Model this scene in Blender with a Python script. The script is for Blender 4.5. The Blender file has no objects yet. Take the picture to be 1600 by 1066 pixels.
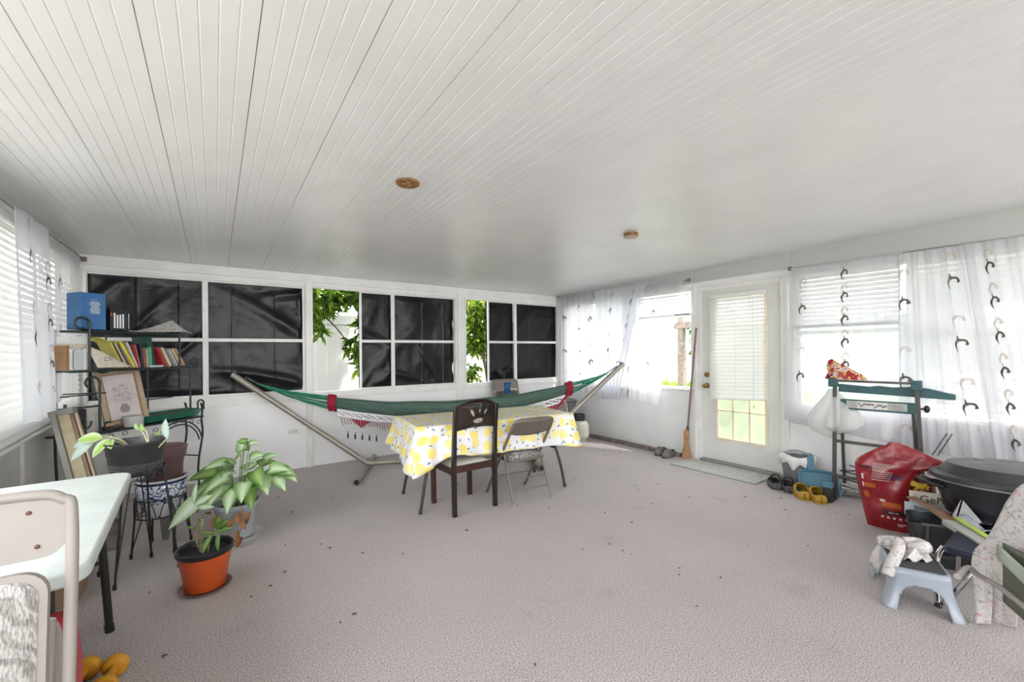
import bpy, math, random
from mathutils import Vector, Matrix, noise
PI = math.pi
sc = bpy.context.scene
C = sc.collection

# ---------------------------------------------------------------- camera, world, sun, exposure
cam_d = bpy.data.cameras.new('camera'); cam = bpy.data.objects.new('camera', cam_d); C.objects.link(cam)
cam_d.sensor_width = 36; cam_d.lens = 14.865; cam_d.shift_y = 0.01042; cam_d.clip_start = 0.02
YAW, ROLL = 0.61282, -0.00840
fw = Vector((math.sin(YAW), math.cos(YAW), 0)); rt = Vector((math.cos(YAW), -math.sin(YAW), 0)); upv = Vector((0, 0, 1))
r3 = math.cos(ROLL)*rt + math.sin(ROLL)*upv; u3 = math.cos(ROLL)*upv - math.sin(ROLL)*rt
cam.matrix_world = Matrix(((r3.x, u3.x, -fw.x, 0), (r3.y, u3.y, -fw.y, 0), (r3.z, u3.z, -fw.z, 1.33), (0, 0, 0, 1)))
sc.camera = cam
w = bpy.data.worlds.new('sky'); sc.world = w; w.use_nodes = True
nt = w.node_tree; bg = nt.nodes['Background']
tc = nt.nodes.new('ShaderNodeTexCoord'); sx = nt.nodes.new('ShaderNodeSeparateXYZ'); cr_ = nt.nodes.new('ShaderNodeValToRGB')
nt.links.new(tc.outputs['Generated'], sx.inputs[0]); nt.links.new(sx.outputs['Z'], cr_.inputs[0]); nt.links.new(cr_.outputs[0], bg.inputs[0])
cr_.color_ramp.elements[0].color = (1, 1, 1, 1); cr_.color_ramp.elements[1].color = (0.90, 0.95, 1, 1)
bg.inputs[1].default_value = 3.7
sun_d = bpy.data.lights.new('sun', 'SUN'); sun_d.energy = 3.6; sun_d.angle = math.radians(3); sun_d.color = (1, 0.95, 0.86)
sun = bpy.data.objects.new('sun', sun_d); C.objects.link(sun); sun.rotation_euler = (math.radians(28), math.radians(18), 0)
sc.view_settings.view_transform = 'Standard'; sc.view_settings.look = 'None'; sc.view_settings.gamma = 1
sc.view_settings.exposure = 1.3
try: sc.view_settings.use_curve_mapping = False
except Exception: pass
sc.cycles.max_bounces = 12; sc.cycles.diffuse_bounces = 8; sc.cycles.glossy_bounces = 4
sc.cycles.transmission_bounces = 8; sc.cycles.transparent_max_bounces = 16
sc.cycles.sample_clamp_indirect = 6; sc.cycles.use_denoising = True
sc.cycles.caustics_reflective = False; sc.cycles.caustics_refractive = False

def portal(loc, rot, sx_, sy_):      # lets the renderer find the daylight that enters a window
    d = bpy.data.lights.new('window_daylight', 'AREA'); d.shape = 'RECTANGLE'; d.size = sx_; d.size_y = sy_
    d.cycles.is_portal = True
    o = bpy.data.objects.new('window_daylight', d); C.objects.link(o); o.location = loc; o.rotation_euler = rot
XL, XR, YB, YF, HC, SL = -1.017, 4.815, 5.44, -3.2, 2.265, 0.01846
def zc(y): return HC + SL*(YB - y)
portal((1.23, YB+.03, 1.49), (-PI/2, 0, 0), .56, 1.25)
portal((3.19, YB+.03, 1.49), (-PI/2, 0, 0), .42, 1.25)
portal((XR+.14, 4.1, 1.45), (0, PI/2, 0), 1.25, 2.35)
portal((XR+.14, .45, 1.42), (0, PI/2, 0), 1.35, 2.9)
portal((XL-.14, 2.3, 1.5), (0, -PI/2, 0), 1.25, 6.0)
portal((1.9, YF-.14, 1.65), (PI/2, 0, 0), 5.6, 1.4)

# ---------------------------------------------------------------- materials
MC = {}
def mat(name, col, rough=.6, metal=0, spec=.5, col2=None, nscale=8, bump=0, bscale=60, emit=None, alpha=1, trans=0, detail=3, bdist=.01, coat=0, stops=(.35, .65)):
    if name in MC: return MC[name]
    m = bpy.data.materials.new(name); m.use_nodes = True; t = m.node_tree; b = t.nodes['Principled BSDF']
    b.inputs['Base Color'].default_value = (*col, 1); b.inputs['Roughness'].default_value = rough
    b.inputs['Metallic'].default_value = metal; b.inputs['Specular IOR Level'].default_value = spec
    b.inputs['Coat Weight'].default_value = coat; b.inputs['Alpha'].default_value = alpha
    b.inputs['Transmission Weight'].default_value = trans
    tcn = t.nodes.new('ShaderNodeTexCoord')
    n = t.nodes.new('ShaderNodeTexNoise'); n.inputs['Scale'].default_value = nscale; n.inputs['Detail'].default_value = detail
    t.links.new(tcn.outputs['Object'], n.inputs['Vector'])
    r = t.nodes.new('ShaderNodeValToRGB'); t.links.new(n.outputs['Fac'], r.inputs[0])
    c2 = col2 if col2 else tuple(min(1, c*.88) for c in col)
    r.color_ramp.elements[0].position = stops[0]; r.color_ramp.elements[1].position = stops[1]
    r.color_ramp.elements[0].color = (*c2, 1); r.color_ramp.elements[1].color = (*col, 1)
    t.links.new(r.outputs[0], b.inputs['Base Color'])
    if bump:
        n2 = t.nodes.new('ShaderNodeTexNoise'); n2.inputs['Scale'].default_value = bscale; n2.inputs['Detail'].default_value = 4
        t.links.new(tcn.outputs['Object'], n2.inputs['Vector'])
        bp = t.nodes.new('ShaderNodeBump'); bp.inputs['Strength'].default_value = bump; bp.inputs['Distance'].default_value = bdist
        t.links.new(n2.outputs['Fac'], bp.inputs['Height']); t.links.new(bp.outputs[0], b.inputs['Normal'])
    MC[name] = m; return m
def sheer(name, col, open_, tr=.5):
    m = bpy.data.materials.new(name); m.use_nodes = True; t = m.node_tree
    for n in list(t.nodes):
        if n.type == 'BSDF_PRINCIPLED': t.nodes.remove(n)
    out = [n for n in t.nodes if n.type == 'OUTPUT_MATERIAL'][0]
    d = t.nodes.new('ShaderNodeBsdfDiffuse'); d.inputs[0].default_value = (*col, 1)
    l = t.nodes.new('ShaderNodeBsdfTranslucent'); l.inputs[0].default_value = (*col, 1)
    mx = t.nodes.new('ShaderNodeMixShader'); mx.inputs[0].default_value = tr
    t.links.new(d.outputs[0], mx.inputs[1]); t.links.new(l.outputs[0], mx.inputs[2])
    if open_ > 0:
        tp = t.nodes.new('ShaderNodeBsdfTransparent'); m2 = t.nodes.new('ShaderNodeMixShader'); m2.inputs[0].default_value = open_
        t.links.new(mx.outputs[0], m2.inputs[1]); t.links.new(tp.outputs[0], m2.inputs[2]); t.links.new(m2.outputs[0], out.inputs[0])
    else: t.links.new(mx.outputs[0], out.inputs[0])
    MC[name] = m; return m
def glassy(name, rough=.02, tint=(1, 1, 1), mixv=.9):
    m = bpy.data.materials.new(name); m.use_nodes = True; t = m.node_tree
    b = t.nodes['Principled BSDF']; out = [n for n in t.nodes if n.type == 'OUTPUT_MATERIAL'][0]
    b.inputs['Roughness'].default_value = rough; b.inputs['Base Color'].default_value = (*tint, 1); b.inputs['Specular IOR Level'].default_value = .6
    tp = t.nodes.new('ShaderNodeBsdfTransparent'); tp.inputs[0].default_value = (*tint, 1)
    mx = t.nodes.new('ShaderNodeMixShader'); mx.inputs[0].default_value = mixv
    t.links.new(b.outputs[0], mx.inputs[1]); t.links.new(tp.outputs[0], mx.inputs[2]); t.links.new(mx.outputs[0], out.inputs[0])
    MC[name] = m; return m

# ---------------------------------------------------------------- mesh builder
class MB:
    def __init__(s): s.v = []; s.f = []; s.m = []; s.uv = {}; s.cm = 0; s.X = Matrix.Identity(4)
    def add(s, vs, fs):
        k = len(s.v); s.v += [tuple(s.X @ Vector(p)) for p in vs]
        for f in fs: s.f.append(tuple(i+k for i in f)); s.m.append(s.cm)
        return s
    def box(s, x0, x1, y0, y1, z0, z1):
        return s.add([(x0,y0,z0),(x1,y0,z0),(x1,y1,z0),(x0,y1,z0),(x0,y0,z1),(x1,y0,z1),(x1,y1,z1),(x0,y1,z1)],
                     [(0,3,2,1),(4,5,6,7),(0,1,5,4),(1,2,6,5),(2,3,7,6),(3,0,4,7)])
    def bar(s, a, b, w, h, upd=(0,0,1)):      # rectangular bar from a to b
        a = Vector(a); b = Vector(b); d = (b-a).normalized(); u = Vector(upd); side = d.cross(u)
        if side.length < 1e-4: side = d.cross(Vector((1,0,0)))
        side.normalize(); u = side.cross(d).normalized(); vs = []
        for p in (a, b):
            for i, j in ((-1,-1),(1,-1),(1,1),(-1,1)): vs.append(p + side*(w/2*i) + u*(h/2*j))
        return s.add(vs, [(0,1,2,3),(7,6,5,4),(0,4,5,1),(1,5,6,2),(2,6,7,3),(3,7,4,0)])
    def tube(s, pts, r, n=8, closed=False, flat=1.0, cap=True):
        pts = [Vector(p) for p in pts]; N = len(pts); rr = r if isinstance(r, (list, tuple)) else [r]*N
        nrm = None; vs = []
        for i, p in enumerate(pts):
            if closed: d = pts[(i+1) % N] - pts[i-1]
            else: d = pts[min(i+1, N-1)] - pts[max(i-1, 0)]
            d = d.normalized() if d.length > 1e-9 else Vector((0,0,1))
            if nrm is None:
                nrm = d.cross(Vector((0,0,1)));
                if nrm.length < .1: nrm = d.cross(Vector((0,1,0)))
            else: nrm = nrm - d*nrm.dot(d)
            nrm.normalize(); bn = d.cross(nrm)
            for k in range(n):
                a = 2*PI*k/n; vs.append(p + nrm*(math.cos(a)*rr[i]) + bn*(math.sin(a)*rr[i]*flat))
        fs = []
        for i in range(N if closed else N-1):
            for k in range(n):
                a = i*n+k; b = i*n+(k+1) % n; c = ((i+1) % N)*n+(k+1) % n; d = ((i+1) % N)*n+k; fs.append((a,b,c,d))
        if not closed and cap: fs += [tuple(range(n))[::-1], tuple(range((N-1)*n, N*n))]
        return s.add(vs, fs)
    def lathe(s, prof, c=(0,0,0), n=32, sx=1, sy=1):
        vs = []; fs = []; N = len(prof)
        for r, z in prof:
            for k in range(n): a = 2*PI*k/n; vs.append((c[0]+r*math.cos(a)*sx, c[1]+r*math.sin(a)*sy, c[2]+z))
        for i in range(N-1):
            for k in range(n): fs.append((i*n+k, i*n+(k+1) % n, (i+1)*n+(k+1) % n, (i+1)*n+k))
        if prof[0][0] > 1e-4: fs.append(tuple(range(n))[::-1])
        if prof[-1][0] > 1e-4: fs.append(tuple(range((N-1)*n, N*n)))
        return s.add(vs, fs)
    def grid(s, fn, nu, nv, wrap=False, skip=None, uvf=None):
        k = len(s.v); vs = [fn(i/nu, j/nv) for j in range(nv+1) for i in range(nu+1)]; fs = []
        for j in range(nv):
            for i in range(nu):
                if skip and skip(i, j): continue
                a = j*(nu+1)+i; fs.append((a, a+1, a+nu+2, a+nu+1))
        if uvf:
            for j in range(nv+1):
                for i in range(nu+1): s.uv[k+j*(nu+1)+i] = uvf(i/nu, j/nv)
        return s.add(vs, fs)
    def prism(s, poly, d0, d1, plane='xz'):      # closed outline pushed through depth d0..d1
        def P(a, b, d): return {'xz': (a, d, b), 'xy': (a, b, d), 'yz': (d, a, b)}[plane]
        n = len(poly); vs = [P(a, b, d0) for a, b in poly]+[P(a, b, d1) for a, b in poly]
        fs = [tuple(range(n)), tuple(range(n, 2*n))[::-1]]+[(i, i+n, (i+1) % n+n, (i+1) % n) for i in range(n)]
        return s.add(vs, fs)
    def ell(s, c, rx, ry, rz, n=12, m=8):
        vs = []; fs = []
        for j in range(m+1):
            t = PI*j/m
            for k in range(n): a = 2*PI*k/n; vs.append((c[0]+rx*math.sin(t)*math.cos(a), c[1]+ry*math.sin(t)*math.sin(a), c[2]+rz*math.cos(t)))
        for j in range(m):
            for k in range(n): fs.append((j*n+k, (j+1)*n+k, (j+1)*n+(k+1) % n, j*n+(k+1) % n))
        return s.add(vs, fs)
def build(name, mb, mats, parent=None, org=(0,0,0), smooth=True, bevel=0, seg=2, solid=0, sub=0, world=False, ang=40):
    o_ = Vector(parent.location) if (world and parent is not None) else Vector(org)
    if world and parent is not None and parent.parent is not None: o_ = o_ + Vector(parent.parent.location)
    me = bpy.data.meshes.new(name); me.from_pydata([tuple(Vector(p)-o_) for p in mb.v], [], mb.f)
    mats = mats if isinstance(mats, (list, tuple)) else [mats]
    for m in mats: me.materials.append(m)
    for p, k in zip(me.polygons, mb.m): p.material_index = k
    if mb.uv:
        ul = me.uv_layers.new(name='flat')
        for l in me.loops: ul.data[l.index].uv = mb.uv.get(l.vertex_index, (0, 0))
    me.validate(); me.update()
    if smooth: me.shade_smooth(); me.set_sharp_from_angle(angle=math.radians(ang))
    o = bpy.data.objects.new(name, me); C.objects.link(o)
    if parent is not None: o.parent = parent
    else: o.location = org
    if solid: md = o.modifiers.new('s', 'SOLIDIFY'); md.thickness = solid; md.offset = 0
    if bevel: md = o.modifiers.new('b', 'BEVEL'); md.width = bevel; md.segments = seg; md.limit_method = 'ANGLE'; md.angle_limit = math.radians(45)
    if sub: md = o.modifiers.new('u', 'SUBSURF'); md.levels = sub; md.render_levels = sub
    return o
def thing(name, label, cat, loc=(0,0,0), rz=0, group=None):
    o = bpy.data.objects.new(name, None); C.objects.link(o); o.location = loc; o.rotation_euler = (0, 0, rz); o.empty_display_size = .05
    return tag(o, label, cat, group)
def tag(o, label, cat, group=None, kind=None):
    o['label'] = label; o['category'] = cat
    if group: o['group'] = group
    if kind: o['kind'] = kind
    return o
def solo(name, mb, mats, label, cat, group=None, kind=None, **k):      # a thing that is one mesh, origin at its base
    xs = [p[0] for p in mb.v]; ys = [p[1] for p in mb.v]; zs = [p[2] for p in mb.v]
    return tag(build(name, mb, mats, org=((min(xs)+max(xs))/2, (min(ys)+max(ys))/2, min(zs)), **k), label, cat, group, kind)
def struct(name, mb, mats, parent=None, **k):
    o = build(name, mb, mats, parent, **k)
    if parent is None: o['kind'] = 'structure'
    return o
def at(x, y, z=0, rz=0, rx=0, ry=0, s=1):
    return Matrix.Translation((x, y, z)) @ Matrix.Rotation(rz, 4, 'Z') @ Matrix.Rotation(ry, 4, 'Y') @ Matrix.Rotation(rx, 4, 'X') @ Matrix.Scale(s, 4)
def arc(cx, cz, r, a0, a1, n=12, y=0, plane='xz'):
    out = []
    for i in range(n+1):
        a = math.radians(a0+(a1-a0)*i/n); p = (cx+r*math.cos(a), cz+r*math.sin(a))
        out.append({'xz': (p[0], y, p[1]), 'xy': (p[0], p[1], y), 'yz': (y, p[0], p[1])}[plane])
    return out
def smoothpath(pts, n=6):      # Catmull-Rom through the points
    pts = [Vector(p) for p in pts]; out = []
    for i in range(len(pts)-1):
        p0 = pts[max(i-1, 0)]; p1 = pts[i]; p2 = pts[i+1]; p3 = pts[min(i+2, len(pts)-1)]
        for k in range(n):
            t = k/n; out.append(.5*((2*p1)+(-p0+p2)*t+(2*p0-5*p1+4*p2-p3)*t*t+(-p0+3*p1-3*p2+p3)*t**3))
    out.append(pts[-1]); return out
def spiral(cx, cz, r0, r1, a0, a1, n=20, y=0):
    out = []
    for i in range(n+1):
        t = i/n; a = math.radians(a0+(a1-a0)*t); r = r0+(r1-r0)*t; out.append((cx+r*math.cos(a), y, cz+r*math.sin(a)))
    return out
def words(body, size, M, col, parent, name='lettering', ext=.0006):
    cu = bpy.data.curves.new(name, 'FONT'); cu.body = body; cu.size = size; cu.extrude = ext; cu.align_x = 'CENTER'; cu.align_y = 'CENTER'
    tmp = bpy.data.objects.new(name, cu); C.objects.link(tmp)
    me = bpy.data.meshes.new_from_object(tmp.evaluated_get(bpy.context.evaluated_depsgraph_get()))
    bpy.data.objects.remove(tmp); me.transform(M); me.materials.clear(); me.materials.append(col)
    o = bpy.data.objects.new(name, me); C.objects.link(o); o.parent = parent; return o
R = random.Random(7)

# ---------------------------------------------------------------- shared materials
white_wall = mat('painted_panel', (.84, .84, .84), .45, col2=(.78, .78, .78), nscale=1.6, bump=.05, bscale=20)
white_trim = mat('white_trim', (.80, .80, .78), .4, col2=(.72, .72, .70), nscale=5)
band_mat = mat('shaded_grey_green_fascia', (.50, .53, .50), .5, col2=(.46, .49, .465), nscale=2)  # grey-green with the shade on the upper wall included in the colour
black_metal = mat('black_wrought_iron', (.012, .014, .014), .4, spec=.5)
green_metal = mat('dark_green_metal', (.02, .035, .032), .35)

# ================================================================ THE SETTING
def carpet():
    m = bpy.data.materials.new('carpet'); m.use_nodes = True; t = m.node_tree; b = t.nodes['Principled BSDF']
    tcn = t.nodes.new('ShaderNodeTexCoord')
    def N(sc_, det=3): n = t.nodes.new('ShaderNodeTexNoise'); n.inputs['Scale'].default_value = sc_; n.inputs['Detail'].default_value = det; t.links.new(tcn.outputs['Object'], n.inputs['Vector']); return n
    def ramp(n, p0, c0, p1, c1):
        r = t.nodes.new('ShaderNodeValToRGB'); t.links.new(n.outputs['Fac'], r.inputs[0]); e = r.color_ramp.elements
        e[0].position = p0; e[0].color = (*c0, 1); e[1].position = p1; e[1].color = (*c1, 1); return r
    fine = ramp(N(170, 3), .38, (.245, .215, .212), .62, (.575, .52, .51))
    big = ramp(N(.9, 4), .3, (.86, .86, .87), .7, (1, .98, .97))
    stain_shadow = ramp(N(3.2, 6), .62, (1, 1, 1), .78, (.84, .83, .83))  # carpet stains, with soft shadow worked into the same tone
    mx = t.nodes.new('ShaderNodeMix'); mx.data_type = 'RGBA'; mx.blend_type = 'MULTIPLY'; mx.inputs[0].default_value = 1
    t.links.new(fine.outputs[0], mx.inputs[6]); t.links.new(big.outputs[0], mx.inputs[7])
    m2 = t.nodes.new('ShaderNodeMix'); m2.data_type = 'RGBA'; m2.blend_type = 'MULTIPLY'; m2.inputs[0].default_value = 1
    t.links.new(mx.outputs[2], m2.inputs[6]); t.links.new(stain_shadow.outputs[0], m2.inputs[7]); t.links.new(m2.outputs[2], b.inputs['Base Color'])
    b.inputs['Roughness'].default_value = .95; b.inputs['Specular IOR Level'].default_value = .15; b.inputs['Sheen Weight'].default_value = .2
    bp = t.nodes.new('ShaderNodeBump'); bp.inputs['Strength'].default_value = .2; bp.inputs['Distance'].default_value = .0015
    t.links.new(N(520, 2).outputs['Fac'], bp.inputs['Height']); t.links.new(bp.outputs[0], b.inputs['Normal']); return m
f = MB(); f.box(XL-.15, XR+.15, YF-.15, YB+.15, -.12, 0)
struct('floor', f, carpet(), smooth=False)

# ceiling: grooved boards of 5 cm in panels of 30.5 cm, running away from the camera, falling towards the back wall
ceil_mat = mat('ceiling_paint', (.86, .86, .86), .30, spec=.5, col2=(.82, .82, .815), nscale=2.5, bump=.12, bscale=9, bdist=.004)
joint_mat = mat('ceiling_joint', (.33, .33, .31), .8)
f = MB(); xs = []; pitch = .3054/6
x = -.185 - 4*.3054; k = 0
while x < XR+.15:
    if k % 6 == 0: xs += [(x-.0016, 0, 0), (x-.0012, .007, 1), (x+.0012, .007, 0), (x+.0016, 0, 0)]
    else: xs += [(x-.0034, 0, 0), (x-.001, .0021, 0), (x+.001, .0021, 0), (x+.0034, 0, 0)]
    x += pitch; k += 1
xs = [(XL-.15, 0, 0)]+[q for q in xs if q[0] > XL-.15]+[(XR+.16, 0, 0)]
y0, y1 = YB+.15, YF-.15
for i in range(len(xs)-1):
    a, b = xs[i], xs[i+1]; f.cm = a[2]
    f.add([(a[0], y0, zc(y0)+a[1]), (b[0], y0, zc(y0)+b[1]), (b[0], y1, zc(y1)+b[1]), (a[0], y1, zc(y1)+a[1])], [(0, 3, 2, 1)])
f.cm = 0
X0_, X1_ = XL-.15, XR+.16
f.add([(X0_, y0, zc(y0)+.1), (X1_, y0, zc(y0)+.1), (X1_, y1, zc(y1)+.1), (X0_, y1, zc(y1)+.1), (X0_, y0, zc(y0)), (X1_, y0, zc(y0)), (X1_, y1, zc(y1)), (X0_, y1, zc(y1))],
      [(0, 3, 2, 1)][::-1]+[(0, 1, 5, 4), (1, 2, 6, 5), (2, 3, 7, 6), (3, 0, 4, 7)])
struct('ceiling', f, [ceil_mat, joint_mat], smooth=False)

# back wall: painted panels below the sills, posts between the windows, fascia above
f = MB(); T = .10
f.box(XL-.12, XR+.12, YB, YB+T, 0, .79)
f.box(XL-.12, XR+.12, YB, YB+T, 2.135, zc(YB+T)-.001)
for a, b in ((XL-.12, -.985), (.885, .930), (2.845, 2.985), (4.80, XR+.12)): f.box(a, b, YB, YB+T, .79, 2.135)
struct('wall_back', f, white_wall, smooth=False)
f = MB()
f.box(XL, XR, YB-.022, YB, 2.165, 2.235); f.box(.872, .938, YB-.03, YB, .0, 2.165); f.box(2.862, 2.958, YB-.022, YB, .0, 2.165)
f.box(-.985, .872, YB-.018, YB, .775, .805); f.box(.938, 2.862, YB-.018, YB, .80, .825); f.box(2.958, XR-.02, YB-.018, YB, .81, .835)
f.box(-.93, -.90, YB-.015, YB, 0, .775)
struct('trim_1', f, white_trim, smooth=False, bevel=.003)
def back_window(n, x0, x1, zb, sashes, gap=None):
    f = MB(); d0, d1 = YB-.012, YB+.06
    f.box(x0, x1, d0, d1, 2.105, 2.137); f.box(x0, x1, d0, d1, .79, zb); f.box(x0, x0+.02, d0, d1, zb, 2.105); f.box(x1-.02, x1, d0, d1, zb, 2.105)
    o = struct('window_%d' % n, f, white_trim, smooth=False, bevel=.002)
    for a, b in sashes:
        s = MB(); y_ = YB+.008
        s.box(a, a+.026, y_, y_+.022, zb, 2.108); s.box(b-.026, b, y_, y_+.022, zb, 2.108); s.box(a+.026, b-.026, y_, y_+.022, zb, zb+.02)
        s.box(a+.026, b-.026, y_, y_+.022, 2.088, 2.108); s.box(a+.026, b-.026, y_, y_+.018, 1.461, 1.497)
        build('sash_frame', s, white_trim, o, smooth=False, bevel=.002)
    return o
back_window(1, -.985, .885, .885, [(-.985, -.077), (-.079, .868)])
back_window(2, .930, 2.845, .872, [(1.494, 1.922), (1.918, 2.845)])
back_window(3, 2.985, 4.80, .872, [(3.385, 3.902), (3.900, 4.80)])

# black sheeting in the sashes
def plastic(name):
    m = mat(name, (.004, .0045, .006), .30, spec=.30, col2=(.006, .0065, .008), nscale=3, bump=.25, bscale=7, bdist=.03); return m
pl_mat = plastic('black_plastic')
def sheet(x0, x1, z0, z1, label, seams, seed, rough=1.0, tear=None):
    rr = Vector((seed*3.7, seed*1.3, 0)); rs = random.Random(seed)
    folds = [(rs.uniform(0, 1), rs.uniform(0, 1), rs.uniform(0, PI), rs.uniform(.03, .09), rs.uniform(.25, .7)) for _ in range(5)]
    def fn(u, v):
        x = x0+(x1-x0)*u; z = z0+(z1-z0)*v
        h = noise.noise(Vector((x*2.2, z*1.5, 0))+rr)*.022*rough + noise.noise(Vector((x*7, z*3.5, 3))+rr)*.007*rough
        for fu, fv, a, wd, ln in folds:
            du = (x-x0-fu*(x1-x0)); dv = (z-z0-fv*(z1-z0)); p = du*math.cos(a)+dv*math.sin(a); q = -du*math.sin(a)+dv*math.cos(a)
            p += .15*q*q
            h += .016*rough*math.exp(-(p/wd)**2)*math.exp(-(q/ln)**2)
        for s in seams: h += .006*math.exp(-((x-s)/.008)**2)
        e = min(u, 1-u, v, 1-v)*min(8, 14); k = min(1, e*2)
        y = YB+.055+.02-h*k
        xx = x
        if tear and u > .93: xx = x-(tear*max(0, noise.noise(Vector((z*5, seed, 0)))+.25)*.035)
        return (xx, y, z)
    f = MB(); f.grid(fn, max(30, int((x1-x0)*110)), 110)
    return solo('plastic_sheet', f, pl_mat, label, 'plastic sheet', 'black plastic sheets taped inside the back windows', ang=80, solid=.0015)
sheet(-.984, -.080, .89, 2.10, 'black plastic sheet behind the bookshelf rack, in the leftmost window pane', (-.62, -.29), 1, .8)
sheet(-.078, .866, .89, 2.10, 'widest black plastic sheet with deep creases, above the grey tube end of the hammock stand', (.16, .55), 2, 1.3, 1)
sheet(1.497, 1.921, .88, 2.10, 'narrow taut black plastic sheet just right of the left leafy opening', (), 3, .8)
sheet(1.923, 2.842, .88, 2.10, 'black plastic sheet with vertical seams in the pane above the dark dining chair', (2.36, 2.68), 4, .8, 1)
sheet(3.39, 3.900, .88, 2.10, 'narrow crumpled shiny black plastic sheet just right of the right leafy opening', (), 5, 1.5)
sheet(3.902, 4.797, .88, 2.10, 'black plastic sheet in the rightmost pane at the room corner', (4.25, 4.6), 6, 1.0)

# right wall
f = MB(); T = .12; X0_, X1_ = XR, XR+T
def topz(y): return zc(y)-.001
def wedge(f, a, b, y0, y1, z0):      # wall piece whose top follows the ceiling
    f.add([(a,y0,z0),(b,y0,z0),(b,y1,z0),(a,y1,z0),(a,y0,topz(y0)),(b,y0,topz(y0)),(b,y1,topz(y1)),(a,y1,topz(y1))],
          [(0,3,2,1),(4,5,6,7),(0,1,5,4),(1,2,6,5),(2,3,7,6),(3,0,4,7)])
f.box(X0_, X1_, 2.99, YB, 0, .83); f.box(X0_, X1_, 5.30, YB, .83, 2.11); f.box(X0_, X1_, 2.86, 2.99, 0, 2.11); f.box(X0_, X1_, 1.86, 1.98, 0, 2.11)
f.box(X0_, X1_, YF, 1.86, 0, .735); f.box(X0_, X1_, YF, -1.05, .735, 2.11); f.box(X0_, X1_, 1.98, 2.86, 2.03, 2.11)
wedge(f, X0_, X1_, YF, YB, 2.11)
struct('wall_right', f, mat('right_wall_paint', (.81, .82, .82), .5, col2=(.74, .755, .755), nscale=2.2, bump=.1, bscale=30), smooth=False)
f = MB(); a, b = XR-.008, XR
for y0, y1 in ((YF, 1.878), (1.884, 2.945), (2.951, YB)): wedge(f, a, b, y0, y1, 2.155)
struct('trim_2', f, band_mat, smooth=False)
f = MB(); f.box(4.70, 4.75, 3.55, 5.3, 0, .055); f.box(4.71, 4.765, 3.1, 4.25, .0, .045)
struct('baseboard_right', f, mat('weathered_board', (.24, .20, .18), .8, col2=(.13, .105, .095), nscale=14, bump=.5, bscale=40), smooth=False, bevel=.004)
f = MB()
f.box(XR-.02, XR, 2.86, 2.945, 0, 2.105); f.box(XR-.02, XR, 1.905, 1.985, 0, 2.105); f.box(XR-.02, XR, 1.985, 2.86, 2.035, 2.105)
f.box(XR-.032, XR-.02, 2.915, 2.945, 0, 2.105); f.box(XR-.032, XR-.02, 1.905, 1.935, 0, 2.105); f.box(XR-.032, XR-.02, 1.935, 2.915, 2.08, 2.105)
struct('trim_3', f, white_trim, smooth=False, bevel=.004)
f = MB(); f.box(XR-.035, XR+.1, 1.93, 2.88, 0, .035)
struct('trim_4', f, mat('threshold_metal', (.42, .41, .39), .4, metal=.6), smooth=False, bevel=.006)
f = MB(); wx = XR+.03
f.box(wx, wx+.06, 2.99, 5.30, 2.07, 2.11); f.box(wx, wx+.06, 2.99, 5.30, .83, .865); f.box(wx, wx+.06, 5.26, 5.30, .865, 2.07); f.box(wx, wx+.06, 2.99, 3.02, .865, 2.07); f.box(wx, wx+.06, 3.775, 3.81, .865, 2.07)
f.box(XR-.015, XR+.03, 2.97, 5.32, .815, .845)
w4 = struct('window_4', f, white_trim, smooth=False, bevel=.003)
glass = glassy('window_glass')
f = MB(); f.box(wx+.03, wx+.034, 3.81, 5.26, .865, 2.07); build('pane', f, glass, w4, smooth=False)
f = MB()
f.box(wx, wx+.06, -1.05, 1.86, 2.06, 2.10); f.box(wx, wx+.06, -1.05, 1.86, .735, .775)
for y in (-1.05, -.02, .98, 1.82): f.box(wx, wx+.06, y, y+.04, .775, 2.06)
for y0, y1 in ((-1.01, -.02), (.02, .98), (1.02, 1.82)): f.box(wx+.005, wx+.05, y0, y1, 1.475, 1.515)
f.box(XR-.02, XR+.03, -1.1, 1.875, .715, .745)
f.box(XR-.02, XR+.005, -1.1, 1.02, 2.092, 2.15)
w5 = struct('window_5', f, white_trim, smooth=False, bevel=.003)
f = MB(); f.box(wx+.03, wx+.034, -1.01, 1.82, .775, 2.06); build('pane', f, glass, w5, smooth=False)

# door
door_m = mat('door_paint', (.70, .715, .68), .4, col2=(.65, .665, .635), nscale=3)
f = MB(); dx0, dx1 = XR+.005, XR+.045; gy0, gy1, gz0, gz1 = 2.135, 2.675, .30, 1.93
f.box(dx0, dx1, 1.985, gy0, .04, 2.035); f.box(dx0, dx1, gy1, 2.86, .04, 2.035); f.box(dx0, dx1, gy0, gy1, .04, gz0); f.box(dx0, dx1, gy0, gy1, gz1, 2.035)
door = struct('door_1', f, door_m, smooth=False, bevel=.002)
f = MB(); fr = .028
f.box(dx0-.014, dx0, gy0-.02, gy0+.01, gz0-.02, gz1+.02); f.box(dx0-.014, dx0, gy1-.01, gy1+.02, gz0-.02, gz1+.02)
f.box(dx0-.014, dx0, gy0+.01, gy1-.01, gz0-.02, gz0+.01); f.box(dx0-.014, dx0, gy0+.01, gy1-.01, gz1-.01, gz1+.02)
build('glass_frame', f, mat('cream_plastic', (.80, .70, .58), .45), door, smooth=False, bevel=.003)
f = MB()
for y in (gy0+(gy1-gy0)/3, gy0+2*(gy1-gy0)/3): f.box(dx0+.004, dx0+.018, y-.007, y+.007, gz0, gz1)
for k in range(1, 5): z = gz0+(gz1-gz0)*k/5; f.box(dx0+.004, dx0+.018, gy0, gy1, z-.007, z+.007)
build('grille', f, mat('cream_plastic', (.8,.7,.58)), door, smooth=False)
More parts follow.
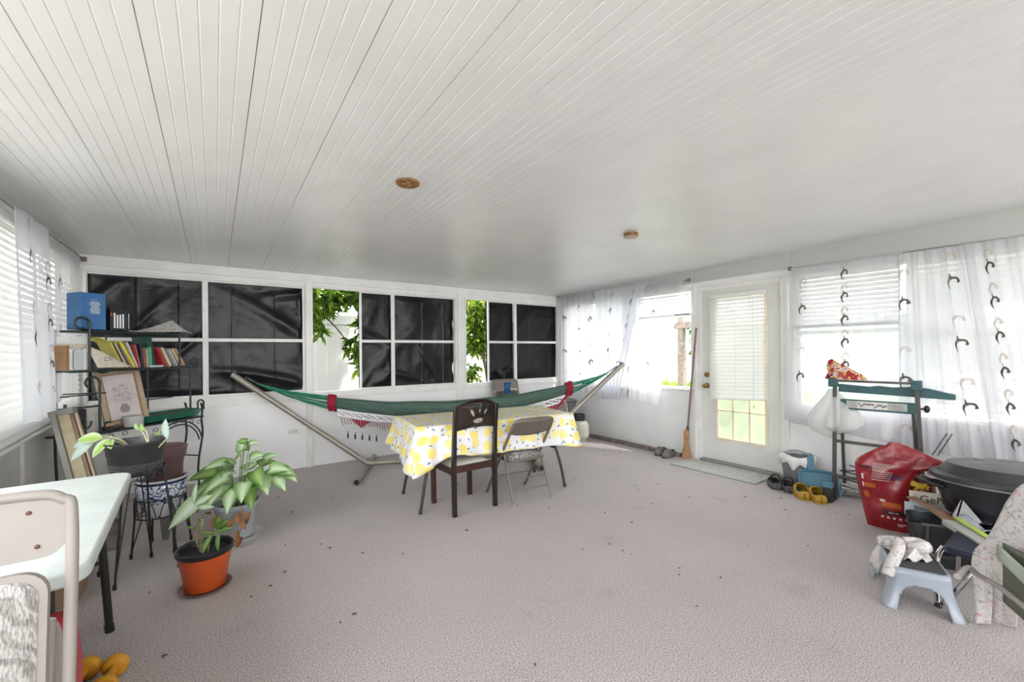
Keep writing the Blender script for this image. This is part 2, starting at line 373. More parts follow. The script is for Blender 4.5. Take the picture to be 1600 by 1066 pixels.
f = MB(); f.box(dx0+.02, dx0+.026, gy0, gy1, gz0, gz1); build('pane', f, glassy('frosted_glass', .35, (.96, .97, .95), .6), door, smooth=False)
brass = mat('aged_brass', (.50, .33, .12), .3, metal=1, col2=(.30, .18, .06), nscale=40)
for z, nm in ((.905, 'door_knob'), (1.035, 'deadbolt')):
    f = MB(); f.X = at(dx0, 2.80, z) @ Matrix.Rotation(-PI/2, 4, 'Y')
    if nm == 'door_knob': f.lathe([(.0, 0), (.033, 0), (.033, .006), (.014, .010), (.012, .028), (.024, .036), (.028, .05), (.022, .062), (0, .066)], n=20)
    else: f.lathe([(0, 0), (.031, 0), (.031, .008), (.024, .014), (.02, .022), (0, .024)], n=20)
    build(nm, f, brass, door)
f = MB()
for z in (.25, 1.05, 1.85): f.tube([(dx0-.004, 1.987, z-.04), (dx0-.004, 1.987, z+.04)], .007)
build('hinge', f, brass, door)

# left wall
f = MB(); a, b = XL-.12, XL
f.box(a, b, YF, YB, 0, .90); f.box(a, b, 5.30, YB, .90, 2.13); f.box(a, b, YF, -1.4, .90, 2.13); wedge(f, a, b, YF, YB, 2.13)
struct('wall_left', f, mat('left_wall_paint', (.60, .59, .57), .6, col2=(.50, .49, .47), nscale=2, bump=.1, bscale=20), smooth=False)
f = MB(); lx = XL-.07
f.box(lx, lx+.06, -1.4, 5.30, 2.09, 2.13); f.box(lx, lx+.06, -1.4, 5.30, .90, .935)
for y in (-1.4, .2, 1.9, 3.55, 5.26): f.box(lx, lx+.06, y, y+.04, .935, 2.09)
f.box(XL-.01, XL+.02, -1.4, 5.30, .88, .905)
w6 = struct('window_6', f, white_trim, smooth=False, bevel=.003)
f = MB()
for y in (1.2, 2.4, 3.2, 4.0): f.box(XL, XL+.012, y, y+.035, 0, .88)
f.box(XL, XL+.02, YF, YB-.02, 2.18, 2.225)
struct('trim_5', f, white_trim, smooth=False, bevel=.002)

# wall behind the camera; its wide window is added to light the room
f = MB(); a, b = YF-.12, YF
f.box(XL-.12, XR+.12, a, b, 0, .95); f.box(XL-.12, XR+.12, a, b, 2.36, topz(YF)); f.box(XL-.12, -.95, a, b, .95, 2.36); f.box(4.75, XR+.12, a, b, .95, 2.36)
struct('wall_front', f, white_wall, smooth=False)
f = MB(); a, b = YF-.08, YF-.02
f.box(-.95, 4.75, a, b, 2.32, 2.36); f.box(-.95, 4.75, a, b, .95, .99)
for x in (-.95, .94, 2.82, 4.71): f.box(x, x+.04, a, b, .99, 2.32)
struct('window_7', f, white_trim, smooth=False)

# outlet on the back wall
o = thing('wall_outlet', 'white horizontal double outlet plate on the back wall under the hammock stand tube', 'outlet', (.735, YB, .395))
f = MB(); f.box(-.058, .058, -.007, 0, 0, .072); build('cover_plate', f, white_trim, o, bevel=.003)
f = MB(); f.box(-.04, -.006, -.010, -.006, .020, .052); f.box(.006, .04, -.010, -.006, .020, .052); build('socket', f, mat('socket_white', (.6, .6, .58), .4), o, bevel=.003)

# ---------------------------------------------------------------- blinds and curtains
slat_m = sheer('blind_vinyl', (.84, .84, .84), 0, .30)
cord_m = mat('cord', (.7, .68, .62), .7)
def blind(label, axis_x, y0, y1, ztop, zbot, side, pitch_=.042, tilt=58, sag=None, stack=0, wand=None, group='white slatted blinds at the windows', sw=.05, cat='window blind'):
    # side = +1 when the room lies towards +x
    t = thing('window_blind', label, cat, (axis_x, (y0+y1)/2, zbot), group=group); yo = (y0+y1)/2
    f = MB(); f.box(-.02, .02, y0-yo, y1-yo, ztop-zbot-.04, ztop-zbot); hr_ = build('headrail', f, white_trim, t, bevel=.003, smooth=False)
    f = MB(); n = int((ztop-.05-zbot)/pitch_); ta = math.radians(tilt); H = ztop-.05-zbot; m_ = 14 if sag else 2
    for k in range(n):
        z = H-(k+.5)*pitch_; fr = (k+1)/n
        def P(u, v):
            a = (v-.5); yy = y0-yo+.004+(y1-y0-.008)*u; cx = a*sw*math.cos(ta)*side; cz = a*sw*math.sin(ta)*-1; cup = .004*(1-4*a*a)
            dz = sag(yy+yo, fr) if sag else 0
            return (cx+cup*side*math.sin(ta), yy, z+cz+cup*math.cos(ta)+dz)
        f.grid(P, m_, 3)
    sl_ = build('slat_stack', f, slat_m, t, ang=70)
    f = MB()
    def B(y): return (sag(y, 1) if sag else 0)
    pts = [(0, y0-yo+(y1-y0)*i/14, B(y0+(y1-y0)*i/14)+.0) for i in range(15)]
    for k in range(max(1, stack)):
        for i in range(14): f.bar((0, pts[i][1], pts[i][2]+k*.006), (0, pts[i+1][1], pts[i+1][2]+k*.006), sw, .014 if k == 0 else .003)
    build('bottom_rail', f, white_trim, t, smooth=False)
    for u in (.12, .5, .88):
        f = MB(); y = y0-yo+(y1-y0)*u; f.tube([(.02*math.cos(ta)*side+side*.006, y, H), (.02*math.cos(ta)*side+side*.006, y, B(y+yo)+.01)], .0012, 4)
        build('ladder_cord', f, cord_m, sl_)
    if wand:
        f = MB(); y = wand[0]-yo; f.tube([(side*.035, y, H), (side*.035, y, H-wand[1])], .003, 6); build('tilt_wand', f, cord_m, hr_)
    return t
# right wall, window beside the door: one short raised blind, one long
blind('white blind with raised lower edge left of the glazed door, above the open bright pane', XR-.03, 2.985, 3.775, 2.135, 1.765, -1, tilt=42, stack=5)
blind('long white blind behind sheers near the back right room corner', XR-.03, 3.79, 5.27, 2.135, .80, -1, tilt=60)
# big window right of the door
blind('white blind raised to half height right above the green workbench', XR-.0275, 1.04, 1.85, 2.10, 1.545, -1, tilt=57, stack=5)
blind('full length white blind behind the sheers at the right edge', XR-.0275, .02, .99, 2.10, .76, -1, tilt=62)
d = blind('white blind hung over the door glass, stopping above the frosted bottom panes', XR-.04, 2.12, 2.735, 1.965, .775, -1, tilt=57, wand=(2.70, .60), sag=lambda y, fr: -.03*fr*fr*((2.735-y)/.6-.5)*-1, group=None)
f = MB(); f.lathe([(0, 0), (.006, .004), (.004, .018), (0, .02)], (-.035, -.2, -.07), 8); f.tube([(-.035, -.2, 1.1), (-.035, -.2, -.05)], .001, 4); build('pull_cord', f, black_metal, d)
# left wall
blind('long white blind with sagging crooked bottom slats on the left wall', XL+.035, 3.1, 5.24, 2.15, .86, 1, pitch_=.042, tilt=60,
      sag=lambda y, fr: (-.10*max(0, min(1, (fr-.55)/.45))*math.exp(-((y-3.2)/1.0)**2) + .02*fr*math.sin(y*2.3)), group=None)

sheer_m = sheer('white_voile', (.70, .70, .74), .32, .5); sheer_d = sheer('white_voile_doubled', (.76, .77, .82), .14, .5)
motif_d = sheer('taupe_embroidery', (.13, .115, .11), 0, .15); motif_l = sheer('sand_embroidery', (.62, .55, .49), .25, .4)
HOOK = [(-.010, -.066, .004), (-.020, -.038, .010), (-.020, -.008, .015), (-.004, .018, .018), (.013, .020, .016), (.024, .004, .012), (.023, -.010, .017), (.015, -.012, .012)]
HOOK2 = [(-.006, .055, .003), (-.006, .034, .008), (0, .014, .012)]
def curtain(label, S, nu, nv, motifs, mats, flip=1, off=(0, 0, 0), group=None, name='sheer_curtain', scale=1.0):
    f = MB(); f.grid(S, nu, nv)
    def strip(path, u0, v0, su, sv, mi, mir):
        f.cm = mi; vs = []
        fine_ = smoothpath([(p[0]*mir, p[1], 0) for p in path], 3); ws = []
        for i in range(len(path)-1):
            for k in range(3): ws.append(path[i][2]+(path[i+1][2]-path[i][2])*k/3)
        ws.append(path[-1][2])
        for i, p in enumerate(fine_):
            d = (fine_[min(i+1, len(fine_)-1)]-fine_[max(i-1, 0)]).normalized(); nn = Vector((-d.y, d.x, 0))*ws[i]*.5
            for q in (p+nn, p-nn):
                u = u0+q.x*su*scale; v = v0+q.y*sv*scale; P = S(max(0, min(1, u)), max(0, min(1, v))); vs.append((P[0]+off[0], P[1]+off[1], P[2]+off[2]))
        f.add(vs, [(2*i, 2*i+1, 2*i+3, 2*i+2) for i in range(len(fine_)-1)])
    for (u0, v0, su, sv, kind, mir) in motifs:
        strip(HOOK, u0, v0, su, sv, 1 if kind == 'd' else 2, mir)
        if kind == 'd': strip(HOOK2, u0, v0, su, sv, 1, mir)
    f.cm = 0
    return solo(name, f, mats, label, 'curtain', group, ang=180)
def wallcurtain(label, xw, side, yt0, yt1, yb0, yb1, zt, zb, cols, folds=9, amp=.02, mats=None, ease=1.0, nu=150, seed=0, hookstep=.16, tail=None):
    # hangs on a rod along the wall; u runs y0 -> y1, v runs down -> up
    def S(u, v):
        k = (1-v)**ease; ya = yt0+(yb0-yt0)*k; yb = yt1+(yb1-yt1)*k; y = ya+(yb-ya)*u
        wv = math.sin(u*folds*2*PI+seed)+.5*math.sin(u*folds*4.3*PI+seed*2+v*1.1)
        zb_ = zb(u) if callable(zb) else zb; z = zb_+(zt-zb_)*v
        return (xw+side*(.012+amp*(1+wv)*(.35+.65*(1-v)*.9+.1)), y+.004*wv, z)
    W = abs(yt1-yt0); Hh = zt-(zb(.5) if callable(zb) else zb); ms = []
    for (u, v0, v1, st) in cols:
        z = v1; i = 0
        while z > v0:
            ms.append((u+.0*i, z, 1/W, 1/Hh, 'd' if i % 2 else 'l', 1 if i % 4 < 2 else 1)); z -= st*(.62 if i % 2 == 0 else 1.0)/Hh; i += 1
    return curtain(label, S, nu, 60, ms, mats or [sheer_m, motif_d, motif_l], off=(side*.004, 0, 0), group=None)
XRc = XR-.075
wallcurtain('sheer curtain with hook embroidery in the back right corner, behind the hammock end', XRc, -1, 5.38, 4.55, 5.40, 4.5, 2.235, lambda u: .72-.04*u, [(.22, .1, .9, .34), (.62, .1, .95, .22), (.9, .1, .9, .4)], 6, seed=1)
wallcurtain('white gathered sheer panel pulled together left of the open bright pane', XRc-.02, -1, 4.5, 3.55, 4.42, 4.05, 2.225, lambda u: .62+.02*u, [(.35, .2, .95, .35), (.8, .5, .95, .2)], 7, seed=2, mats=[sheer_d, motif_d, motif_l], ease=.8)
wallcurtain('thin sheer curtain swept aside across the open bright pane left of the door', XRc, -1, 3.98, 3.02, 3.98, 3.40, 2.205, lambda u: .66-.05*u, [(.12, .05, .97, .20), (.62, .1, .93, .42)], 3, seed=3, amp=.010, ease=.7)
wallcurtain('wide sheer curtain hanging flat behind the green workbench', XRc+.01, -1, 1.86, 1.02, 1.93, .95, 2.145, lambda u: (.62 if u < .05 else .60)-.10*u, [(.14, .2, .9, .42), (.52, .30, .98, .13), (.6, .02, .12, .3)], 4, seed=4, amp=.008)
wallcurtain('long gathered sheer curtain reaching low at the right edge of the photo', XRc, -1, 1.05, .62, 1.06, .42, 2.125, lambda u: .50-.02*u, [(.1, .1, .9, .4), (.72, .12, .95, .3)], 5, seed=5)
wallcurtain('gathered sheer curtain panel with dense dark hooks behind the black roaster', XRc-.01, -1, .66, .20, .50, .05, 2.125, .40, [(.25, .05, .95, .16), (.8, .3, .98, .14)], 4, seed=6, mats=[sheer_m, motif_d, motif_l])
wallcurtain('last sheer curtain panel at the right, partly outside the frame', XRc, -1, .22, -.25, .1, -.2, 2.12, .38, [(.5, .05, .95, .4)], 4, seed=7)
# left wall
wallcurtain('nearest bright white sheer curtain on the left wall blind', XL+.085, 1, 3.50, 4.08, 3.62, 4.12, 2.175, .93, [(.35, .12, .96, .30), (.9, .1, .8, .17)], 2.0, amp=.022, seed=9, mats=[sheer_d, motif_d, motif_l], nu=80)
wallcurtain('second sheer curtain on the left wall, ending beside the bookshelf rack', XL+.055, 1, 4.05, 5.16, 4.12, 4.95, 2.17, lambda u: .97+.04*u, [(.06, .2, .85, .17), (.42, .3, .93, .34), (.85, .3, .9, .4)], 4.0, amp=.008, seed=10, nu=120)
def rod(a, b, label, group=None):
    t = thing('curtain_rod', label, 'curtain rod', a); a = Vector(a); b = Vector(b)
    f = MB(); f.tube([(0, 0, 0), b-a], .006, 8); build('pole', f, mat('rod_steel', (.35, .34, .32), .4, metal=.7), t)
    for v in (Vector((0, 0, 0)), b-a):
        f = MB(); f.box(v.x-.02, v.x+.02, v.y-.01, v.y+.01, v.z-.02, v.z+.02); build('bracket', f, mat('rust_bracket', (.25, .17, .12), .7), t, smooth=False)
rod((XR-.07, 5.38, 2.235), (XR-.07, 2.98, 2.19), 'thin curtain rod over the window left of the door')
rod((XR-.06, 1.875, 2.145), (XR-.06, -1.0, 2.12), 'thin curtain rod over the wide window right of the door')
rod((XL+.08, .2, 2.175), (XL+.08, 5.2, 2.175), 'thin dark curtain rod along the left wall')

# ================================================================ OUTSIDE
grass_m = mat('lawn', (.16, .26, .05), .9, col2=(.08, .14, .03), nscale=6, bump=.6, bscale=30)
f = MB(); f.box(-14, 20, -16, 20, -.4, -.14)
struct('ground', f, mat('bounce_ground', (.46, .44, .41), .85, col2=(.38, .36, .34), nscale=3), smooth=False)  # ground made pale so that it bounces sunlight up into the room
f = MB(); f.box(5.4, 8.5, -9, 6.7, -.14, -.12)
struct('ground_lawn', f, mat('dry_lawn', (.20, .24, .13), .9, col2=(.12, .15, .07), nscale=5, bump=.5, bscale=30), smooth=False)
vinyl = mat('vinyl_fence', (.62, .61, .585), .45, col2=(.56, .555, .54), nscale=1.2)
vinyl_b = mat('vinyl_fence_cool', (.44, .50, .55), .45, col2=(.41, .47, .52), nscale=1.2)
def fence(label, a, b, h, m, n):
    a = Vector(a); b = Vector(b); t = thing('fence', label, 'fence', (a.x, a.y, -.14), math.atan2(b.y-a.y, b.x-a.x)); L = (b-a).length
    for i in range(n):
        x0, x1 = L*i/n, L*(i+1)/n
        f = MB(); k = int((x1-x0)/.15)
        for j in range(k):
            u0 = x0+(x1-x0)*j/k; u1 = x0+(x1-x0)*(j+1)/k; f.box(u0+.0015, u1-.0015, -.012, .012, .1, h-.14)
        build('fence_panel', f, m, t, smooth=False, bevel=.003)
        f = MB(); f.box(x0, x1, -.025, .025, h-.14, h); build('top_rail', f, m, t, smooth=False)
        f = MB(); f.box(x0, x1, -.025, .025, .02, .12); build('bottom_rail', f, m, t, smooth=False)
        f = MB(); f.box(x0-.06, x0+.06, -.06, .06, 0, h+.05); f.lathe([(.09, 0), (.09, .02), (.0, .07)], (x0, 0, h+.05), 4); build('fence_post', f, m, t, smooth=False)
    return t
fence('white vinyl privacy fence seen through the two openings in the back wall', (-5, 6.85), (9.6, 6.85), 2.05, vinyl, 6)
fence('bluish white vinyl fence beyond the open pane left of the door', (8.6, 6.7), (8.6, -9), 2.0, vinyl_b, 7)
fence('added unseen fence outside the left wall, limiting sky light at the blind', (-5.2, -9), (-5.2, 6.7), 1.5, vinyl, 6)  # added out of sight to hold back sky light on this side
leaf_a = sheer('leaf_green', (.12, .22, .035), 0, .35); leaf_b = sheer('leaf_lime', (.34, .46, .06), 0, .45); leaf_c = sheer('leaf_dark', (.035, .08, .018), 0, .2)
bark = mat('bark', (.23, .18, .13), .9, col2=(.12, .09, .06), nscale=20, bump=.5, bscale=40)
def leaf(f, p, d, L, W, roll=0.0, droop=.25, seg=3, fold=.25, mi=None):
    # a folded pointed blade from p along d
    if mi is not None: f.cm = mi
    d = Vector(d).normalized(); s_ = d.cross(Vector((0, 0, 1)))
    if s_.length < .1: s_ = Vector((1, 0, 0))
    s_.normalize(); u = s_.cross(d); s_, u = s_*math.cos(roll)+u*math.sin(roll), u*math.cos(roll)-s_*math.sin(roll)
    vs = []; p = Vector(p)
    for i in range(seg+1):
        t = i/seg; w_ = W*math.sin(PI*min(1, t*.92+.06))**.8 if i < seg else 0.0
        c = p+d*(L*t)+Vector((0, 0, -droop*L*t*t)); vs += [c-s_*w_/2+u*w_*fold*.5, c, c+s_*w_/2+u*w_*fold*.5]
    f.add(vs, [q for i in range(seg) for q in ((3*i, 3*i+1, 3*i+4, 3*i+3), (3*i+1, 3*i+2, 3*i+5, 3*i+4))])
def foliage(blobs, n, seed, Lr=(.09, .15), Wk=.32, mix=(.5, .3)):
    r = random.Random(seed); f = MB(); tot = sum(b[3]*b[4]*b[5] for b in blobs)
    for (cx, cy, cz, rx, ry, rz) in blobs:
        for _ in range(int(n*rx*ry*rz/tot)):
            v = Vector((r.gauss(0, 1), r.gauss(0, 1), r.gauss(0, 1))).normalized()*(r.random()**.4)
            p = Vector((cx+v.x*rx, cy+v.y*ry, cz+v.z*rz)); base = Vector((r.uniform(-1, 1), r.uniform(-1, 1), r.uniform(-.7, .35))); L0 = r.uniform(*Lr)
            for k in range(3):
                d = base+Vector((r.uniform(-.6, .6), r.uniform(-.6, .6), r.uniform(-.4, .4))); q = r.random()
                leaf(f, p, d, L0*r.uniform(.8, 1.1), L0*Wk, r.uniform(-1, 1), .3, 2, mi=0 if q < mix[0] else (1 if q < mix[0]+mix[1] else 2))
    f.cm = 0; return f
def tree(name, label, cat, trunk, blobs, n, seed, **k):
    t = thing(name, label, cat, (trunk[0][0][0], trunk[0][0][1], -.14)); t.location.z = -.14
    f = MB()
    for pts, r0, r1 in [(q[:-2], q[-2], q[-1]) for q in trunk]:
        pp = smoothpath(pts, 5); f.tube(pp, [r0+(r1-r0)*i/(len(pp)-1) for i in range(len(pp))], 8)
    build('trunk', f, bark, t, world=True)
    build('foliage', foliage(blobs, n, seed, **k), [leaf_a, leaf_b, leaf_c], t, world=True, smooth=False)
tree('leafy_tree', 'leafy tree hanging into view in the left opening of the back wall', 'tree',
     [((.75, 6.25, -.14), (.85, 6.3, 1.0), (1.1, 6.3, 2.0), (1.3, 6.3, 3.2), .07, .04), ((1.0, 6.3, 1.7), (1.5, 6.15, 2.05), (2.1, 6.0, 2.5), .02, .012), ((1.1, 6.3, 2.0), (1.5, 6.4, 1.6), (1.75, 6.3, 1.1), .015, .006)],
     [(1.15, 6.15, 2.10, .35, .3, .30), (1.65, 6.2, 2.20, .35, .35, .24), (1.08, 6.1, 1.72, .15, .2, .20), (1.72, 6.15, 1.75, .13, .2, .22), (1.64, 6.1, 1.40, .17, .2, .16), (1.70, 6.1, 1.13, .13, .2, .14), (1.4, 6.5, 2.7, .7, .4, .25)], 1500, 3, Lr=(.10, .17))
tree('leafy_tree', 'bushy lime green tree filling the right opening of the back wall', 'tree',
     [((3.95, 6.25, -.14), (3.85, 6.2, .8), (3.62, 6.1, 1.5), (3.3, 6.1, 2.4), .035, .02), ((3.86, 6.2, .6), (3.86, 6.2, 1.2), (3.85, 6.1, 2.2), .03, .015)],
     [(3.62, 6.15, 2.05, .38, .3, .36), (3.5, 6.1, 1.55, .22, .25, .30), (3.75, 6.2, 1.5, .2, .2, .3), (3.45, 6.1, .98, .17, .2, .20), (3.8, 6.5, 2.6, .5, .4, .2)], 1500, 5, mix=(.35, .5), Lr=(.07, .12), Wk=.45)
def sky_blocker(label, c, rr_, n, seed):  # foliage masses added to keep sky light off the side windows
    tree('sky_block_foliage', label, 'sky_blocker', [((c[0], c[1], -.14), (c[0], c[1], 1), (c[0], c[1]+.1, c[2]), .09, .04)], [(c[0], c[1], c[2], *rr_)], n, seed, Lr=(.2, .34), Wk=.45)
sky_blocker('added dark foliage outside the left wall, blocking sky light from the blind', (-4.0, 4.6, 2.0), (.8, 2.2, 2.0), 700, 21)
sky_blocker('added dark foliage outside the wide right window, dimming the sheers', (6.9, -.9, 1.2), (.7, 1.7, 1.6), 900, 23)
sky_blocker('added foliage beyond the right fence, blocking sky light at the right wall', (10.4, -2.2, 3.0), (1.0, 3.6, 1.6), 700, 22)
# garden bank and post outside the pane left of the door
f = MB(); f.X = Matrix.Identity(4); f.grid(lambda u, v: (6.7+1.8*u, -3+9.5*v, -.14+.72*math.sin(PI*min(1, u*1.3)*.5)+.05*noise.noise(Vector((u*6, v*30, 0)))), 10, 60)
struct('ground_bank', f, grass_m)
f = MB(); r = random.Random(4)
for _ in range(2600):
    x, y = r.uniform(6.9, 7.9), r.uniform(3.6, 6.2); z = -.14+.72*math.sin(PI*min(1, (x-6.7)/1.8*1.3)*.5)-.03
    leaf(f, (x, y, z), (r.uniform(-.5, .5), r.uniform(-.5, .5), 1), r.uniform(.14, .42), .014, r.uniform(-2, 2), .3, 3, mi=r.choice((0, 1, 1)))
solo('tall_grass', f, [leaf_a, leaf_b], 'bright green weeds growing along the fence beyond the open pane', 'grass', kind='stuff', smooth=False)
t = thing('garden_post', 'weathered wooden post with a vine beyond the open pane left of the door', 'post', (5.85, 3.80, -.14))
f = MB(); f.box(-.045, .045, -.045, .045, 0, 1.98); build('post', f, mat('weathered_wood', (.26, .21, .17), .85, col2=(.16, .13, .11), nscale=20, bump=.4), t, smooth=False, bevel=.004)
f = MB(); f.box(-.06, .06, -.42, .10, 1.80, 1.90); build('crossbeam', f, MC['weathered_wood'], t, smooth=False, bevel=.004)
f = foliage([(5.85, 3.56, 1.62, .10, .16, .10), (5.8, 3.55, 1.35, .08, .1, .22), (5.8, 3.50, 1.05, .06, .05, .12)], 90, 8, Lr=(.05, .08), Wk=.5)
f.cm = 0; f.tube([(5.83, 3.56, -.14), (5.8, 3.52, .8), (5.82, 3.55, 1.4), (5.85, 3.6, 1.7)], .005, 5)
build('vine', f, [leaf_a, leaf_b, leaf_c], t, world=True, smooth=False)
# unseen roof overhang, its widths set to block sky light
f = MB(); X0_, X1_, Y0_, Y1_ = XL-1.6, XR+1.1, YF-.3, YB+.35
for a, b, c, d in ((XL-.4, X1_, YB+.151, Y1_), (XL-.4, XL-.151, YF-.3, 2.8), (XL-1.7, XL-.151, 2.8, YB+.151), (XR+.161, X1_, .2, 1.9)):
    f.add([(a, c, zc(c)+.02), (b, c, zc(c)+.02), (b, d, zc(d)+.02), (a, d, zc(d)+.02), (a, c, zc(c)+.12), (b, c, zc(c)+.12), (b, d, zc(d)+.12), (a, d, zc(d)+.12)], [(0,3,2,1),(4,5,6,7),(0,1,5,4),(1,2,6,5),(2,3,7,6),(3,0,4,7)])
struct('sky_block_eaves', f, white_trim, smooth=False)

# ================================================================ THINGS: table, chairs, hammock
from mathutils.geometry import tessellate_polygon
def plate(f, outer, holes, t, bend=None):      # board in xz with cut-out holes, thickness t in y
    loops = [[Vector((p[0], p[1], 0)) for p in l] for l in [outer]+holes]
    tris = tessellate_polygon(loops); flat = [p for l in loops for p in l]; n = len(flat)
    b = bend or (lambda x, z: 0)
    vs = [(p.x, b(p.x, p.y)-t/2, p.y) for p in flat]+[(p.x, b(p.x, p.y)+t/2, p.y) for p in flat]
    fs = [tuple(q) for q in tris]+[tuple(i+n for i in q)[::-1] for q in tris]; k = 0
    for l in loops:
        m_ = len(l); fs += [(k+i, k+(i+1) % m_, k+(i+1) % m_+n, k+i+n) for i in range(m_)]; k += m_
    f.add(vs, fs)
def ellipse(cx, cz, a, b, rot=0, n=16):
    c, s = math.cos(math.radians(rot)), math.sin(math.radians(rot))
    return [(cx+a*math.cos(2*PI*i/n)*c-b*math.sin(2*PI*i/n)*s, cz+a*math.cos(2*PI*i/n)*s+b*math.sin(2*PI*i/n)*c) for i in range(n)]
def rrect(x0, x1, z0, z1, r, n=5):
    out = []
    for cx, cz, a0 in ((x1-r, z1-r, 0), (x0+r, z1-r, 90), (x0+r, z0+r, 180), (x1-r, z0+r, 270)):
        for i in range(n+1): a = math.radians(a0+90*i/n); out.append((cx+r*math.cos(a), cz+r*math.sin(a)))
    return out

def lemon_material():
    m = bpy.data.materials.new('lemon_oilcloth'); m.use_nodes = True; t = m.node_tree; b = t.nodes['Principled BSDF']
    uv = t.nodes.new('ShaderNodeUVMap'); uv.uv_map = 'flat'
    def layer(scale, rad, asp, rnd):
        mp = t.nodes.new('ShaderNodeMapping'); mp.inputs['Scale'].default_value = (scale,)*3; t.links.new(uv.outputs[0], mp.inputs['Vector'])
        v = t.nodes.new('ShaderNodeTexVoronoi'); v.voronoi_dimensions = '2D'; v.inputs['Scale'].default_value = 1; v.inputs['Randomness'].default_value = rnd
        t.links.new(mp.outputs[0], v.inputs['Vector'])
        sb = t.nodes.new('ShaderNodeVectorMath'); sb.operation = 'SUBTRACT'; t.links.new(mp.outputs[0], sb.inputs[0]); t.links.new(v.outputs['Position'], sb.inputs[1])
        sp = t.nodes.new('ShaderNodeSeparateColor'); t.links.new(v.outputs['Color'], sp.inputs[0])
        an = t.nodes.new('ShaderNodeMath'); an.operation = 'MULTIPLY'; an.inputs[1].default_value = 6.28; t.links.new(sp.outputs[0], an.inputs[0])
        vr = t.nodes.new('ShaderNodeVectorRotate'); vr.rotation_type = 'Z_AXIS'; t.links.new(sb.outputs[0], vr.inputs['Vector']); t.links.new(an.outputs[0], vr.inputs['Angle'])
        ml = t.nodes.new('ShaderNodeVectorMath'); ml.operation = 'MULTIPLY'; ml.inputs[1].default_value = (1, asp, 0); t.links.new(vr.outputs[0], ml.inputs[0])
        ln = t.nodes.new('ShaderNodeVectorMath'); ln.operation = 'LENGTH'; t.links.new(ml.outputs[0], ln.inputs[0])
        r = t.nodes.new('ShaderNodeMapRange'); r.inputs['From Min'].default_value = rad; r.inputs['From Max'].default_value = rad-.04; t.links.new(ln.outputs['Value'], r.inputs['Value'])
        return r, sp, ln
    lem, sp, ln = layer(8.6, .41, 1.3, .55); lea, sp2, _ = layer(17, .30, 2.2, .9)
    cr = t.nodes.new('ShaderNodeValToRGB'); t.links.new(sp.outputs[1], cr.inputs[0]); e = cr.color_ramp.elements
    e[0].color = (.86, .66, .02, 1); e[1].color = (.84, .74, .25, 1); e[1].position = .7
    n = t.nodes.new('ShaderNodeTexNoise'); n.inputs['Scale'].default_value = 22; t.links.new(uv.outputs[0], n.inputs['Vector'])
    mt = t.nodes.new('ShaderNodeMix'); mt.data_type = 'RGBA'; mt.inputs[7].default_value = (.88, .76, .30, 1)
    t.links.new(n.outputs['Fac'], mt.inputs[0]); t.links.new(cr.outputs[0], mt.inputs[6])
    lt = t.nodes.new('ShaderNodeMath'); lt.operation = 'GREATER_THAN'; lt.inputs[1].default_value = .35; t.links.new(sp2.outputs[2], lt.inputs[0])
    lm = t.nodes.new('ShaderNodeMath'); lm.operation = 'MULTIPLY'; t.links.new(lea.outputs[0], lm.inputs[0]); t.links.new(lt.outputs[0], lm.inputs[1])
    lc = t.nodes.new('ShaderNodeValToRGB'); t.links.new(sp2.outputs[1], lc.inputs[0]); lc.color_ramp.interpolation = 'CONSTANT'; e = lc.color_ramp.elements
    e[0].color = (.10, .15, .18, 1); e[1].color = (.22, .33, .22, 1); e[1].position = .4; q = e.new(.75); q.color = (.55, .56, .66, 1)
    a = t.nodes.new('ShaderNodeMix'); a.data_type = 'RGBA'; a.inputs[6].default_value = (.76, .76, .79, 1); t.links.new(lm.outputs[0], a.inputs[0]); t.links.new(lc.outputs[0], a.inputs[7])
    c = t.nodes.new('ShaderNodeMix'); c.data_type = 'RGBA'; t.links.new(lem.outputs[0], c.inputs[0]); t.links.new(a.outputs[2], c.inputs[6]); t.links.new(mt.outputs[2], c.inputs[7])
    t.links.new(c.outputs[2], b.inputs['Base Color']); b.inputs['Roughness'].default_value = .32; return m
TX, TY, TR_ = 2.125, 3.48, math.radians(-7.0); TZ = .722
tab = thing('folding_table', 'folding table with black bowed legs hidden under the lemon tablecloth', 'table', (TX, TY, 0), TR_)
hx, hy = .775, .36
f = MB(); f.prism([(p[0], p[1]) for p in rrect(-hx, hx, -hy, hy, .04)], TZ-.045, TZ-.002, 'xy'); build('tabletop', f, mat('grey_plastic_top', (.5, .5, .48), .5), tab, bevel=.005)
legm = mat('slate_leg_paint', (.035, .04, .048), .4)
for sx_ in (-1, 1):
    for sy_ in (-1, 1):
        f = MB(); f.tube(smoothpath([(sx_*(hx-.19), sy_*.17, TZ-.045), (sx_*(hx-.16), sy_*.22, .50), (sx_*(hx-.10), sy_*.27, .25), (sx_*(hx-.055), sy_*.285, .012)], 5), .0135, 10)
        f.tube([(sx_*(hx-.055), sy_*.285, .03), (sx_*(hx-.055), sy_*.285, 0)], .0155, 10); build('leg', f, legm, tab)
    f = MB(); f.tube([(sx_*(hx-.13), -.24, .38), (sx_*(hx-.13), .24, .38)], .010, 8); build('crossbar', f, legm, tab)
